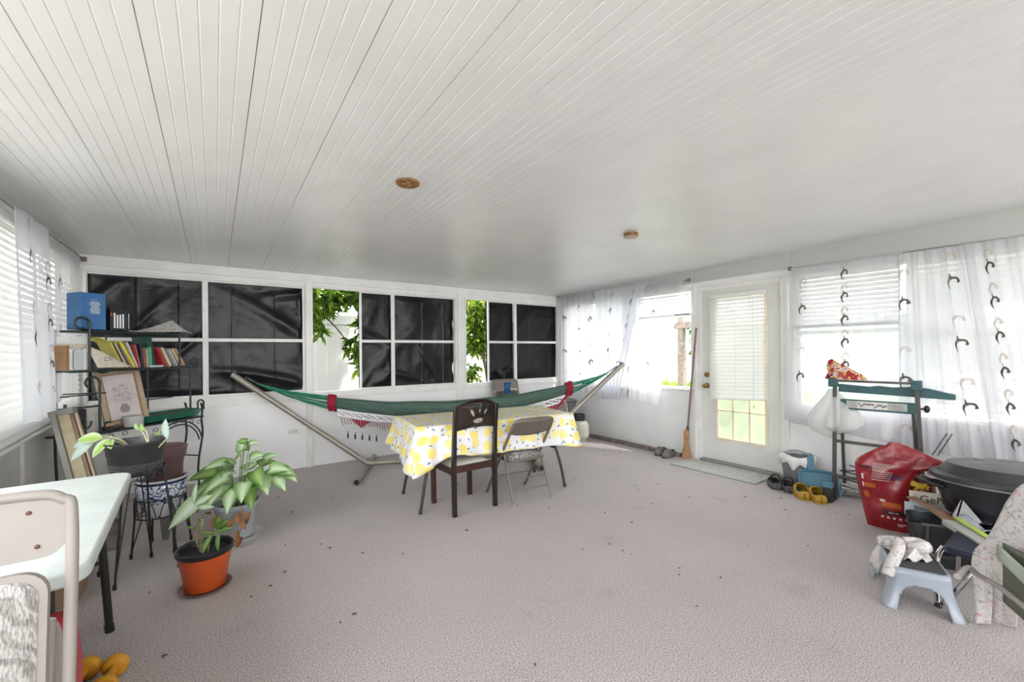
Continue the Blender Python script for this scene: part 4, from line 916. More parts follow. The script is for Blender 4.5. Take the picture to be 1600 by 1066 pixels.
# booklet and left-end papers
t = thing('booklet', 'open cream booklet with a small dark drawing, drooping over the middle shelf front', 'booklet', tuple(RM @ Vector((.10, 0, Z2))), RZ)
f = MB(); f.grid(lambda u, v: (.02+.24*u+.06*(1-v), -.02-.03*math.sin(u*PI)*.5+.03*v, .012+.145*v-.10*u*v+.03*(1-u)*(v)), 12, 10); build('page', f, paper, t, solid=.004)
f = MB(); r = random.Random(3)
for k in range(9): a = r.uniform(0, 6); f.tube([(.13+.02*math.cos(a), -.034, .075+.012*math.sin(a)), (.14+.03*math.cos(a+1), -.036, .08+.015*math.sin(a+1))], .0012, 4)
build('drawing', f, black_metal, t)
f = MB(); f.box(0, .022, 0, .15, 0, .18); place(f, .02, .04, Z2); solo('book', f, cover((.33, .18, .08), 'caramel_cover'), 'caramel brown book standing at the left end of the middle shelf', 'book', 'books on the middle shelf of the rack', smooth=False, bevel=.002)
f = MB(); f.prism(rrect(0, .06, 0, .15, .02), 0, .012, 'xz'); place(f, .055, .02, Z2); solo('photo_frame', f, mat('silver_frame', (.55, .55, .55), .3, metal=.6), 'small silver rounded frame beside the caramel book, left end of the shelf', 'picture frame')
f = MB(); f.box(0, .16, 0, .12, 0, .035); place(f, .05, .05, Z3-.10); f2 = f
t = thing('paper_stack', 'small stack of white paper wedged high behind the left rack scroll', 'paper stack', tuple(RM @ Vector((.05, .05, Z3-.14))), RZ)
f = MB(); f.box(0, .11, 0, .12, 0, .035); build('sheets', f, paper, t, smooth=False); f = MB(); f.box(0, .11, 0, .12, .035, .09); build('carton', f, white_trim, t, smooth=False)
# top shelf
t = thing('blue_box', 'tall blue cardboard box with small white print on top of the rack', 'box', tuple(RM @ Vector((.105, .03, Z3+.004))), RZ+math.radians(-8))
f = MB(); f.box(0, .155, 0, .16, 0, .275); cn_ = build('carton', f, mat('blue_card', (.045, .17, .40), .5, col2=(.035, .14, .34), nscale=6), t, smooth=False, bevel=.003)
f = MB(); f.box(.1552, .1556, .002, .158, .002, .273); build('side_panel', f, mat('blue_card_dark', (.03, .10, .26), .5), cn_, smooth=False)
f = MB(); r = random.Random(2)
for k in range(9): ww = r.uniform(.045, .065) if k else .05; f.box(.088-ww/2, .088+ww/2, -.0012, 0, .205-k*.0105, .209-k*.0105)
f.box(.06, .10, -.0012, 0, .222, .2235)
build('printed_lines', f, white_trim, cn_, smooth=False)
for k in range(7):
    x = .305+k*.021; h = (.172, .170, .155, .160, .165, .172, .172)[k]
    t = thing('cassette_case', ('black cassette case with an orange mark, first right of the blue box', 'cassette case with white spine, second right of the blue box', 'cassette case with short white spine, third in the row', 'cassette case with white spine, fourth in the row', 'cassette case with bright white spine, fifth in the row', 'plain dark teal cassette case, sixth in the row', 'black cassette case with pale stripe, last of the row on the top shelf')[k], 'cassette', tuple(RM @ Vector((x, .03, Z3+.003))), RZ, 'cassettes beside the blue box')
    f = MB(); f.box(0, .019, 0, .10, 0, h); cs_ = build('case', f, mat('case_black', (.012, .012, .014), .3) if k != 5 else mat('case_teal', (.012, .03, .04), .3), t, smooth=False, bevel=.001)
    if k in (1, 2, 3, 4, 6):
        f = MB(); f.box(.003 if k != 6 else .008, .016 if k != 6 else .013, -.0008, 0, .02, h-.03); build('spine_label', f, white_trim if k != 6 else paper, cs_, smooth=False)
    if k == 0: f = MB(); f.box(.004, .015, -.0008, 0, h-.06, h-.03); build('spine_label', f, mat('orange_mark', (.4, .12, .05), .5), cs_, smooth=False)
f = MB()
f.grid(lambda u, v: (.44+.50*u, .01+.17*v, Z3+.004+.125*max(0, (u-.25)/.75)**1.3*(.15+.85*v)+.006*abs(noise.noise(Vector((u*9, v*5, 2))))), 30, 10)
f.grid(lambda u, v: (.94+.05*u, .01+.17*v, Z3+.004+(.125*(.15+.85*v))*(1-u*.8)), 6, 6)
f.v = [tuple(RM @ Vector(p)) for p in f.v]
solo('newspaper', f, mat('newsprint', (.58, .57, .54), .8, col2=(.30, .29, .28), nscale=45, stops=(.35, .5)), 'folded newspaper slumped on the right of the top shelf', 'newspaper', solid=.004)
# lower shelf
def painting(t, w_, h_, fw_, m_frame, m_img, inner=True, depth=.022):
    f = MB()
    for a, b, c, d in ((0, w_, 0, fw_), (0, w_, h_-fw_, h_), (0, fw_, fw_, h_-fw_), (w_-fw_, w_, fw_, h_-fw_)): f.box(a, b, -depth/2, depth/2, c, d)
    build('frame', f, m_frame, t, smooth=False, bevel=.004)
    if inner:
        f = MB(); q = fw_*.28
        for a, b, c, d in ((fw_, w_-fw_, fw_, fw_+q), (fw_, w_-fw_, h_-fw_-q, h_-fw_), (fw_, fw_+q, fw_+q, h_-fw_-q), (w_-fw_-q, w_-fw_, fw_+q, h_-fw_-q)): f.box(a, b, -.004, .004, c, d)
        build('inner_frame', f, mat('gilt_slip', (.33, .20, .10), .5), t, smooth=False)
    f = MB(); f.box(fw_, w_-fw_, 0, .006, fw_, h_-fw_); return build('picture', f, m_img, t, smooth=False)
t = thing('framed_picture', 'gold framed painting of pink flowers in a vase, standing on the lower shelf', 'picture', tuple(RM @ Vector((.318, .10, Z1))), RZ)
t.rotation_euler = (Matrix.Rotation(RZ, 4, 'Z') @ Matrix.Rotation(math.radians(-9), 4, 'X') @ Matrix.Rotation(math.radians(-4.5), 4, 'Y')).to_euler()
pic_ = painting(t, .345, .465, .040, mat('pale_gilt', (.50, .40, .28), .45, col2=(.42, .32, .21), nscale=25), mat('canvas_pink', (.70, .64, .62), .8, col2=(.58, .53, .52), nscale=7))
f = MB(); r = random.Random(8); pinks = [mat('petal_rose', (.50, .14, .18), .8), mat('petal_plum', (.16, .08, .10), .8), mat('petal_pale', (.70, .45, .45), .8), mat('vase_grey', (.34, .30, .30), .8)]
for k in range(170):
    a = r.uniform(0, 2*PI); q = r.random()**.6; x = .172+.085*q*math.cos(a); z = .245+.085*q*math.sin(a); f.cm = 0 if q < .4 and r.random() < .7 else r.choice((1, 1, 2, 3))
    s_ = r.uniform(.003, .007); an = r.uniform(0, PI); v = [(x+s_*math.cos(an+j*PI/2)*(1 if j % 2 else .45), -.0012-k*.000004, z+s_*math.sin(an+j*PI/2)*(1 if j % 2 else .45)) for j in range(4)]; f.add(v, [(0, 1, 2, 3)])
f.cm = 3; f.add([(.145+.0*k, -.001, .10) for k in (0,)]+[(.20, -.001, .10), (.215, -.001, .13), (.19, -.001, .17), (.155, -.001, .17), (.13, -.001, .13)], [(0, 1, 2, 3, 4, 5)])
build('painted_flowers', f, pinks, pic_, smooth=False)
t = thing('serving_tray', 'large glossy green metal tray lying on the lower shelf of the rack', 'tray', tuple(RM @ Vector((.80, .10, Z1))), RZ)
f = MB()
def tr(u, v):
    prof = [(.22, 0), (.27, .01), (.30, .062), (.305, .066), (.295, .066), (.262, .016), (.0, .014)]; i = min(5, int(v*6)); q = v*6-i; a = 2*PI*u
    r0, z = prof[i][0]*(1-q)+prof[i+1][0]*q, prof[i][1]*(1-q)+prof[i+1][1]*q
    k = 1/((abs(math.cos(a))**5+abs(math.sin(a))**5)**.2); return (r0*k*math.cos(a)*1.0, r0*k*math.sin(a)*.42, z)
f.grid(tr, 56, 24); tb_ = build('tray_body', f, mat('green_lacquer', (.006, .13, .075), .18, col2=(.004, .09, .055), nscale=9, coat=.5), t)
f = MB(); f.prism(rrect(-.255, .255, -.10, .10, .04), .0505, .0525, 'xy'); build('tray_lining', f, mat('olive_brown_lining', (.10, .085, .055), .6), tb_)
f = MB(); f.lathe([(0, 0), (.062, 0), (.066, .006), (.066, .082), (.062, .086), (.0, .086)], (0, 0, 0), 28); place(f, .47, .03, Z1)
solo('plastic_tub', f, mat('frosted_plastic', (.50, .49, .50), .45), 'round frosted plastic tub in front of the flower painting', 'tub')
for (x, w_, h, c_, nm, lb) in ((.115, .035, .185, (.012, .012, .014), 'book_black', 'thick black book at the left end of the lower shelf'), (.155, .050, .180, (.55, .52, .48), 'book_white', 'white spined book beside the thick black book on the lower shelf'), (.207, .045, .195, (.58, .55, .52), 'book_offwhite', 'taller off-white book behind the rack post on the lower shelf')):
    book(x, Z1, w_, h, .12, 0, c_, nm, lb, y=.05, grp='books on the lower shelf of the rack')
f = MB(); f.box(0, .13, 0, .09, 0, .022); place(f, .29, .02, Z1, math.radians(10)); solo('wallet', f, mat('oxblood_leather', (.13, .03, .025), .45), 'dark red flat case lying in front of the flower painting', 'case', bevel=.004, smooth=False)

# picture frame leaning by the left wall
t = thing('leaning_frame', 'wide wooden frame leaning against the left wall behind the white table', 'frame', (-.60, 3.62, .0))
e1 = Vector((-.850, 3.93, .945)); fr0 = Vector((-.60, 3.31, .36)); ax = (e1-fr0).normalized(); wd = Vector((.10, -.03, .02)); dp = Vector((-.03, -.04, -.01))
def rail(nm, o0, w_, d_, m_, lift=0):
    f = MB(); a = fr0+o0; b = e1+o0; n_ = ax.cross(wd).normalized(); f.bar(a, b, w_, d_, upd=tuple(n_)); build(nm, f, m_, t, world=True, smooth=False, bevel=.004)
rail('outer_rail', Vector((0, 0, 0)), .030, .045, mat('grey_frame_side', (.20, .19, .175), .6)); rail('gilt_rail', Vector((.045, -.004, .004)), .058, .03, mat('dull_gold', (.33, .28, .18), .5, col2=(.26, .22, .14), nscale=14)); rail('inner_rail', Vector((.082, -.004, .008)), .018, .036, mat('brown_slip', (.20, .12, .075), .6)); rail('lining_rail', Vector((.10, 0, .01)), .012, .028, mat('linen_slip', (.45, .38, .28), .7))
f = MB(); f.bar(e1+Vector((-.02, .02, 0)), e1+Vector((.10, -.02, .03)), .05, .04); build('top_rail', f, MC['grey_frame_side'], t, world=True, smooth=False, bevel=.004)

t = thing('cardboard_box', 'plain cardboard box behind the white table, carrying the leaning wooden frame', 'box', (-.71, 3.30, 0)); f = MB(); f.box(-.12, .10, -.12, .12, 0, .34); build('box_body', f, mat('cardboard', (.30, .20, .12), .8), t, smooth=False, bevel=.004)
# white table
tz = .74
t = thing('white_folding_table', 'white plastic folding table by the left wall, at the left of the photo', 'table', (-.665, 2.25, 0), math.radians(2.5))
f = MB(); f.prism(rrect(-.32, .345, -.625, .615, .07, 8), tz-.045, tz, 'xy'); build('tabletop', f, mat('white_blow_moulded', (.58, .615, .60), .4, col2=(.50, .54, .52), nscale=5, bump=.1, bscale=60), t, bevel=.010, seg=3)
for sx_ in (-1, 1):
    for sy_ in (-1, 1):
        f = MB(); f.tube([(sx_*.235, sy_*(.45), tz-.04), (sx_*.265, sy_*(.52), .02)], .0155, 12); f.tube([(sx_*.2645, sy_*(.519), .035), (sx_*.266, sy_*(.5225), 0)], .018, 12); build('leg', f, black_metal, t)
for sy_ in (-1, 1):
    f = MB(); f.tube([(-.25, sy_*.49, .35), (.25, sy_*.49, .35)], .010, 8); build('crossbar', f, black_metal, t)
# red trolley thing behind the chair
t = thing('trolley', 'red panelled trolley with a black tyre, mostly hidden behind the beige folded chair', 'trolley', (-.60, 1.75, 0))
f = MB(); f.prism([(0, .12), (.18, .10), (.20, .42), (.12, .60), (.0, .60)], -.25, .085, 'yz'); f.v = [(p[0]-.42+.0, p[1]+1.62, p[2]) for p in f.v]; build('red_panel', f, mat('red_enamel', (.42, .03, .05), .4), t, world=True, smooth=False, bevel=.01)
f = MB(); f.X = at(-.355, 1.74, .14) @ Matrix.Rotation(PI/2, 4, 'Y'); f.lathe([(.08, -.02), (.13, -.025), (.14, 0), (.13, .025), (.08, .02)], (0, 0, 0), 40); build('tyre', f, mat('rubber', (.015, .015, .015), .8, bump=1, bscale=90), t, world=True)
f = MB(); f.tube(smoothpath([(-.345, 1.55, .66), (-.338, 1.58, .60), (-.34, 1.56, .45), (-.36, 1.54, .33)], 5), .008, 8); build('handle_wire', f, beige, t, world=True)
# red box corner at the very bottom left
f = MB(); f.prism([(-.60, .985), (-.345, 1.010), (-.325, .93), (-.62, .90)], .52, .585, 'xy'); f.v = [(p[0]+.0, p[1]+.12, p[2]-.02) for p in f.v]
solo('red_box', f, mat('red_plastic', (.62, .035, .045), .35), 'bright red plastic lid edge at the bottom left corner of the photo', 'box', bevel=.01)
# dumbbells
def dumbbell(label, loc, rz):
    t = thing('dumbbell', label, 'dumbbell', loc, rz, 'yellow dumbbells on the carpet'); m = mat('yellow_vinyl', (.56, .27, .015), .38, col2=(.46, .20, .01), nscale=7)
    for s_ in (-1, 1):
        f = MB(); f.X = at(s_*.058, 0, .045) @ Matrix.Rotation(PI/2*s_, 4, 'Y'); f.lathe([(.018, -.015), (.038, -.008), (.045, .004), (.045, .018), (.040, .025), (.015, .026), (0, .022)], (0, 0, 0), 24); build('weight_head', f, m, t)
    f = MB(); f.X = at(0, 0, .045) @ Matrix.Rotation(PI/2, 4, 'Y'); f.lathe([(.017, -.055), (.014, -.03), (.0165, 0), (.014, .03), (.017, .055)], (0, 0, 0), 16); build('grip', f, m, t)
dumbbell('yellow vinyl dumbbell nearer the beige folded chair', (-.455, 2.365, 0), math.radians(72))
dumbbell('yellow vinyl dumbbell farther from the beige folded chair', (-.352, 2.315, 0), math.radians(84))

# ---------------------------------------------------------------- plants
def plant_leaf_mat(name, pale, green, k=1.0):
    m = bpy.data.materials.new(name); m.use_nodes = True; t = m.node_tree; b = t.nodes['Principled BSDF']; uv = t.nodes.new('ShaderNodeUVMap'); uv.uv_map = 'flat'
    sp = t.nodes.new('ShaderNodeSeparateXYZ'); t.links.new(uv.outputs[0], sp.inputs[0])
    ab = t.nodes.new('ShaderNodeMath'); ab.operation = 'ABSOLUTE'; t.links.new(sp.outputs[0], ab.inputs[0])
    wv = t.nodes.new('ShaderNodeMath'); wv.operation = 'MULTIPLY_ADD'; wv.inputs[1].default_value = -.55; t.links.new(ab.outputs[0], wv.inputs[0]); t.links.new(sp.outputs[1], wv.inputs[2])
    sn = t.nodes.new('ShaderNodeMath'); sn.operation = 'MULTIPLY'; sn.inputs[1].default_value = 46; t.links.new(wv.outputs[0], sn.inputs[0])
    si = t.nodes.new('ShaderNodeMath'); si.operation = 'SINE'; t.links.new(sn.outputs[0], si.inputs[0])
    ma = t.nodes.new('ShaderNodeMath'); ma.operation = 'MULTIPLY_ADD'; ma.inputs[1].default_value = .16; t.links.new(si.outputs[0], ma.inputs[0]); t.links.new(ab.outputs[0], ma.inputs[2])
    r = t.nodes.new('ShaderNodeValToRGB'); t.links.new(ma.outputs[0], r.inputs[0]); e = r.color_ramp.elements; e[0].position = .12*k; e[0].color = (*pale, 1); e[1].position = .85*k; e[1].color = (*green, 1)
    t.links.new(r.outputs[0], b.inputs['Base Color']); b.inputs['Roughness'].default_value = .38
    tl = t.nodes.new('ShaderNodeBsdfTranslucent'); t.links.new(r.outputs[0], tl.inputs[0]); mx = t.nodes.new('ShaderNodeMixShader'); mx.inputs[0].default_value = .25
    out = [n for n in t.nodes if n.type == 'OUTPUT_MATERIAL'][0]; t.links.new(b.outputs[0], mx.inputs[1]); t.links.new(tl.outputs[0], mx.inputs[2]); t.links.new(mx.outputs[0], out.inputs[0]); return m
lm_syn = plant_leaf_mat('arrow_leaf', (.62, .74, .50), (.16, .32, .09)); lm_dark = plant_leaf_mat('green_leaf', (.32, .46, .14), (.07, .18, .04)); lm_pale = plant_leaf_mat('pale_leaf', (.55, .62, .50), (.22, .36, .14), 1.4)
lm_poth = plant_leaf_mat('pothos_leaf', (.30, .50, .06), (.45, .55, .33)); stem_m = mat('stem_green', (.20, .27, .08), .6); dry_m = mat('dry_leaf', (.34, .17, .08), .8, col2=(.22, .10, .05), nscale=20); soil = mat('potting_soil', (.035, .022, .016), .95, col2=(.09, .055, .035), nscale=60, bump=1, bscale=80)
ARROW = [(-.02, .02), (.03, .52), (.12, .62), (.28, .56), (.45, .48), (.62, .36), (.8, .2), (.93, .07), (1, .0)]
OVAL = [(0, .02), (.08, .2), (.22, .36), (.4, .44), (.58, .42), (.75, .32), (.9, .15), (1, 0)]
def bigleaf(f, p, d, L, W, up=(0, 0, 1), prof=ARROW, cup=.16, droop=.25, back=0):
    p = Vector(p); d = Vector(d).normalized(); u = Vector(up); s_ = d.cross(u)
    if s_.length < .15: s_ = d.cross(Vector((1, .3, 0)))
    s_.normalize(); n = s_.cross(d).normalized(); k0 = len(f.v); vs = []; uvs = []
    for t, w_ in prof:
        c = p+d*(L*t)-Vector((0, 0, droop*L*t*t)); bk = -.22*L*math.exp(-((t-.05)/.10)**2) if prof is ARROW else 0
        for q in (-1, -.5, 0, .5, 1):
            vs.append(c+s_*(w_*W*q)+n*(cup*W*abs(q)**1.5*w_*2-.02*W)+d*(bk*abs(q)**2)); uvs.append((q, t))
    f.add(vs, [(i*5+j, i*5+j+1, i*5+j+6, i*5+j+5) for i in range(len(prof)-1) for j in range(4)])
    for i, q in enumerate(uvs): f.uv[k0+i] = q
def pot_saucer(nm, label, c, prof, m, saucer=None, smat=None, soilz=None, soilr=None, cat='potted plant', n=40):
    t = thing(nm, label, cat, c); f = MB(); f.lathe(prof, (0, 0, 0), n); build('pot', f, m, t, ang=50)
    if soilz: f = MB(); f.grid(lambda u, v: (soilr*v*math.cos(2*PI*u), soilr*v*math.sin(2*PI*u), soilz+.006*noise.noise(Vector((u*9, v*5, 1)))), 24, 6); build('soil', f, soil, t)
    if saucer: f = MB(); f.lathe(saucer, (0, 0, 0), 40); build('saucer', f, smat, t)
    return t
def W2L(t, p): return tuple(Vector(p)-Vector(t.location))
# big plant in the grey pot
t = pot_saucer('potted_syngonium', 'large bushy plant with pale veined arrow leaves in a light grey pot', (.125, 3.675, 0),
    [(.0, .012), (.098, .012), (.104, .02), (.138, .225), (.142, .228), (.147, .245), (.147, .262), (.139, .262), (.134, .238), (.128, .21)],
    mat('grey_pot_plastic', (.40, .43, .44), .4, col2=(.34, .37, .38), nscale=5), [(0, .002), (.145, .002), (.165, .022), (.167, .026), (.160, .024), (.142, .009), (0, .009)], glassy('clear_plastic', .1, (.9, .9, .9), .55), .215, .128)
r = random.Random(12); st = MB(); lf = MB(); lf2 = MB()
def stem(f, a, b, r0=.004, bow=.05):
    a = Vector(a); b = Vector(b); m_ = a.lerp(b, .55)+Vector((0, 0, bow)); f.tube(smoothpath([a, m_, b], 6), [r0]*6+[r0*.8]*7, 6)
LV = [  # image-side x offset, depth offset, z, leaf length, direction (right, toward camera, up)
 (.02,.02,.60,.17,(.35,-.3,.45)), (.10,0,.56,.16,(.8,-.2,.5)), (-.06,-.02,.54,.17,(-.35,-.6,.1)), (-.13,-.05,.47,.19,(-.9,-.3,-.05)), (-.02,-.08,.43,.18,(-.5,-.6,-.3)), (-.10,-.06,.36,.19,(-.7,-.5,-.25)),
 (.03,-.10,.50,.15,(.1,-.8,.1)), (.16,-.05,.47,.16,(.6,-.4,-.35)), (.20,-.02,.42,.17,(.5,-.5,-.5)), (.12,-.10,.37,.17,(.3,-.7,-.4)), (.25,0,.48,.16,(.95,0,.15)), (.31,.0,.46,.15,(.9,.1,-.1)), (.28,0,.40,.14,(.7,-.2,-.6)),
 (-.03,-.10,.34,.18,(-.2,-.7,-.5)), (.05,-.12,.30,.16,(.1,-.6,-.7)), (.15,-.1,.30,.15,(.45,-.5,-.7)), (-.15,0,.40,.15,(-.8,.1,.2)), (0,.08,.62,.13,(-.2,.2,.8)), (.06,.06,.66,.09,(.8,.1,.3)), (.03,.05,.68,.08,(-.8,0,.2)),
 (.18,.05,.55,.12,(.7,.2,.4)), (-.09,.05,.50,.14,(-.5,.3,.4)), (.09,-.06,.46,.13,(.5,-.6,.3)), (-.02,-.03,.50,.15,(.0,-.5,.6)), (.22,.04,.36,.12,(.8,.1,-.4)), (-.18,-.04,.33,.14,(-.7,-.3,-.5)), (.02,.1,.45,.14,(.1,.7,.3)), (.12,.1,.5,.13,(.5,.6,.2)),
 (-.12,.08,.42,.14,(-.6,.6,.1)), (.36,0,.44,.11,(.8,0,-.5)), (-.10,-.12,.28,.16,(-.6,-.6,-.5))]
RT = Vector((.818, -.575, 0)); FW = Vector((.575, .818, 0))
for i, (dx, dy, z, L, d) in enumerate(LV):
    z += .075*max(0, (.5-z)/.2)
    p = RT*dx+FW*dy+Vector((0, 0, z)); dv = RT*d[0]+FW*d[1]+Vector((0, 0, d[2])); base = RT*(dx*.22)+FW*(dy*.3)+Vector((0, 0, .21))
    stem(st, base, p, .0035, .03); up = -FW*.55+Vector((0, 0, .8)); (lf if i % 3 != 2 else lf2).v; bigleaf(lf if i % 4 != 3 else lf2, p, dv, L*.86, L*.62, up, ARROW, .14, .22)
build('stems', st, stem_m, t); build('variegated_leaves', lf, lm_syn, t, ang=80); build('green_leaves', lf2, lm_dark, t, ang=80)
f = MB()
for dx, dy, z in ((.13, -.15, .24), (.16, -.16, .19), (.10, -.17, .20), (.18, -.13, .23), (.12, -.17, .12), (.05, -.17, .09), (.14, -.16, .07), (-.02, -.16, .22)):
    p = RT*dx+FW*dy+Vector((0, 0, z)); bigleaf(f, p, RT*r.uniform(-.5, .5)+Vector((0, 0, -.8))-FW*.2, r.uniform(.06, .09), .055, tuple(-FW), OVAL, .6, .1)
f.tube(smoothpath([tuple(RT*.12-FW*.14+Vector((0, 0, .27))), tuple(RT*.15-FW*.16+Vector((0, 0, .18))), tuple(RT*.12-FW*.17+Vector((0, 0, .08)))], 5), .003, 5)
build('withered_leaves', f, dry_m, t)
# small plant in the orange pot
t = pot_saucer('potted_cane_plant', 'small leggy plant in an orange pot with black rim, nearest on the carpet', (-.052, 2.985, 0),
    [(0, .010), (.092, .010), (.098, .016), (.128, .205), (.132, .206), (.137, .215), (.138, .232), (.133, .236), (.126, .230), (.121, .205), (.110, .13)],
    [mat('orange_pot_plastic', (.52, .085, .018), .38, col2=(.46, .07, .015), nscale=6)], [(0, .001), (.110, .001), (.126, .014), (.128, .018), (.123, .017), (.108, .008), (0, .008)], mat('brown_clear_saucer', (.20, .13, .11), .3), .17, .115)
f = MB(); f.lathe([(.1285, .203), (.1335, .205), (.1395, .215), (.1405, .233), (.135, .238), (.1255, .232), (.1195, .205), (.112, .165)], (0, 0, 0), 40); build('rim_liner', f, mat('black_pot_liner', (.014, .015, .018), .3), t)
f = MB()
for k in range(40): a = r.uniform(0, 6.28); q = .10*r.random()**.5; f.ell((q*math.cos(a), q*math.sin(a), .176), r.uniform(.004, .009), r.uniform(.003, .007), .004, 6, 4)
build('bark_chips', f, mat('bark_chip', (.16, .075, .045), .9), t)
st = MB(); lf = MB(); lf2 = MB()
def LP(dx, dy, z): return RT*dx+FW*dy+Vector((0, 0, z))
st.tube(smoothpath([LP(-.02, 0, .17), LP(-.022, 0, .25), LP(-.018, 0, .33), LP(-.02, 0, .395)], 8), [.011 if (i//2) % 2 else .0085 for i in range(25)], 8)
st.tube(smoothpath([LP(-.03, .01, .17), LP(-.055, 0, .30), LP(-.035, 0, .39), LP(.0, -.01, .415)], 6), .004, 6)
st.tube(smoothpath([LP(.015, 0, .17), LP(.02, 0, .24), LP(.04, 0, .30), LP(.075, 0, .33)], 6), .0045, 6)
st.tube(smoothpath([LP(-.035, .0, .26), LP(-.06, 0, .34), LP(-.085, 0, .40), LP(-.08, 0, .46)], 6), .0035, 6)
for p, d, L, Wk, pr in ((LP(-.07, 0, .47), (-.55, -.3, -.62), .155, .50, ARROW), (LP(-.06, 0, .47), (.75, -.1, .45), .13, .35, OVAL), (LP(-.065, 0, .48), (.15, 0, .95), .12, .30, OVAL), (LP(-.05, 0, .46), (.85, -.2, .1), .13, .3, OVAL)):
    bigleaf(lf, p, RT*d[0]+FW*d[1]+Vector((0, 0, d[2])), L, L*Wk, tuple(-FW*.9+Vector((0, 0, .3))), pr, .12, .05)
for p, d, L in ((LP(.07, 0, .33), (.7, -.2, .75), .12), (LP(.075, 0, .33), (.3, -.3, .9), .13), (LP(.06, 0, .32), (.85, 0, .35), .11), (LP(.04, 0, .30), (-.1, -.6, -.6), .09), (LP(.06, 0, .31), (-.3, -.4, .3), .08), (LP(-.05, 0, .34), (-.8, 0, .2), .06), (LP(.08, 0, .31), (.3, -.5, -.6), .09)):
    bigleaf(lf2, p, RT*d[0]+FW*d[1]+Vector((0, 0, d[2])), L, L*.42, tuple(-FW), OVAL, .25, .2)
build('stems', st, mat('striped_cane', (.32, .28, .17), .7, col2=(.14, .13, .05), nscale=60), t); build('pale_leaves', lf, lm_pale, t, ang=80); build('small_leaves', lf2, lm_dark, t, ang=80)

# wire plant stands
def wire_stand(label, c, h, rt_, rb, rzs, ringz, deco):
    t = thing('plant_stand', label, 'plant stand', (c[0], c[1], 0), 0, 'black wire plant stands')
    f = MB(); f.tube([(rt_*math.cos(a*PI/18), rt_*math.sin(a*PI/18), h) for a in range(36)], .005, 6, closed=True); build('top_ring', f, black_metal, t)
    f = MB(); f.tube([((rt_*.97)*math.cos(a*PI/18), (rt_*.97)*math.sin(a*PI/18), ringz) for a in range(36)], .004, 6, closed=True); build('lower_ring', f, black_metal, t)
    f = MB(); f.tube([(-rt_*.95, 0, ringz), (rt_*.95, 0, ringz)], .003, 6); f.tube([(0, -rt_*.95, ringz), (0, rt_*.95, ringz)], .003, 6); build('pot_support', f, black_metal, t)
    for a in rzs:
        ca, sa = math.cos(math.radians(a)), math.sin(math.radians(a)); f = MB()
        f.tube([(rt_*1.02*ca, rt_*1.02*sa, h+.01), (rb*ca, rb*sa, .004)], .0062, 8); f.tube([((rb)*ca, (rb)*sa, .03), (rb*ca, rb*sa, 0)], .009, 8)
        f.tube([(rt_*.97*math.cos(math.radians(a+14)), rt_*.97*math.sin(math.radians(a+14)), ringz), (rb*ca, rb*sa, .03)], .004, 6); build('leg', f, black_metal, t)
    for k in range(deco):
        a0 = 2*PI*(k+.5)/deco; f = MB(); wd_ = PI/deco*.85
        f.tube([(rt_*1.0*math.cos(a0+wd_*q), rt_*1.0*math.sin(a0+wd_*q), ringz+(h-ringz)*(1-abs(q)**2.2)) for q in [i/6-1 for i in range(13)]], .0032, 6); build('hoop', f, black_metal, t)
    return t
wire_stand('taller black wire plant stand holding the black ribbed pot', (-.385, 3.44), .635, .125, .205, (-20, 80, 160, 245), .585, 6)
wire_stand('shorter black wire plant stand holding the blue and white china pot', (-.315, 3.78), .36, .135, .17, (-60, 10, 110, 215), .24, 8)
# black ribbed pot with pothos
blackpot = mat('black_pot_plastic', (.045, .045, .05), .35, col2=(.03, .03, .034), nscale=5)
t = pot_saucer('potted_pothos', 'black ribbed plastic pot with a few variegated leaves on the taller wire stand', (-.40, 3.46, .60),
    [(0, .0), (.112, .0), (.118, .006), (.124, .07), (.128, .074), (.1335, .125), (.137, .128), (.139, .165), (.143, .168), (.1455, .188), (.150, .192), (.150, .204), (.144, .206), (.139, .19), (.134, .15)], blackpot, None, None, .155, .134)
f = MB()
for k in range(54):
    for j in range(5):
        a = 2*PI*(k+.5*(j % 2))/54; z = .022+.012*j; q = .1195+.11*z*.9; f.ell((q*math.cos(a), q*math.sin(a), z), .005, .005, .0048, 6, 4)
o = build('woven_texture', f, mat('embossed_grey', (.11, .11, .12), .35), t); o['kind'] = 'stuff'
st = MB(); lf = MB(); lf2 = MB()
for p, d, L, Wk, tgt in ((LP(-.13, -.08, .235), (-.85, -.35, .12), .115, .55, lf), (LP(-.19, -.06, .245), (-.8, -.2, -.35), .12, .5, lf2), (LP(-.16, -.10, .22), (-.7, -.4, -.65), .13, .5, lf2), (LP(-.07, -.1, .235), (-.25, -.5, -.6), .11, .5, lf), (LP(-.06, -.10, .225), (.5, -.5, -.2), .09, .4, lf)):
    bigleaf(tgt, p, RT*d[0]+FW*d[1]+Vector((0, 0, d[2])), L, L*Wk*1.3, tuple(-FW*.8+Vector((0, 0, .6))), OVAL, .12, .15); stem(st, LP(-.02, 0, .15), p, .003, .03)
for p in (LP(.045, -.02, .27), LP(.08, -.02, .265)): bigleaf(lf, p, RT*-.3+Vector((0, 0, .6)), .06, .03, tuple(-FW), OVAL, .6, .1); stem(st, LP(.10, -.02, .16), p, .004, .02)
bigleaf(lf2, LP(.175, .02, .21), RT*.02+Vector((0, 0, 1))-FW*.1, .125, .055, tuple(-FW), OVAL, .2, 0); stem(st, LP(.13, 0, .15), LP(.175, .02, .21), .0045, 0)
build('stems', st, mat('pale_stem', (.5, .5, .3), .6), t); build('variegated_leaves', lf, lm_poth, t, ang=80); build('pale_leaves', lf2, plant_leaf_mat('silver_leaf', (.50, .62, .56), (.40, .54, .46)), t, ang=80)
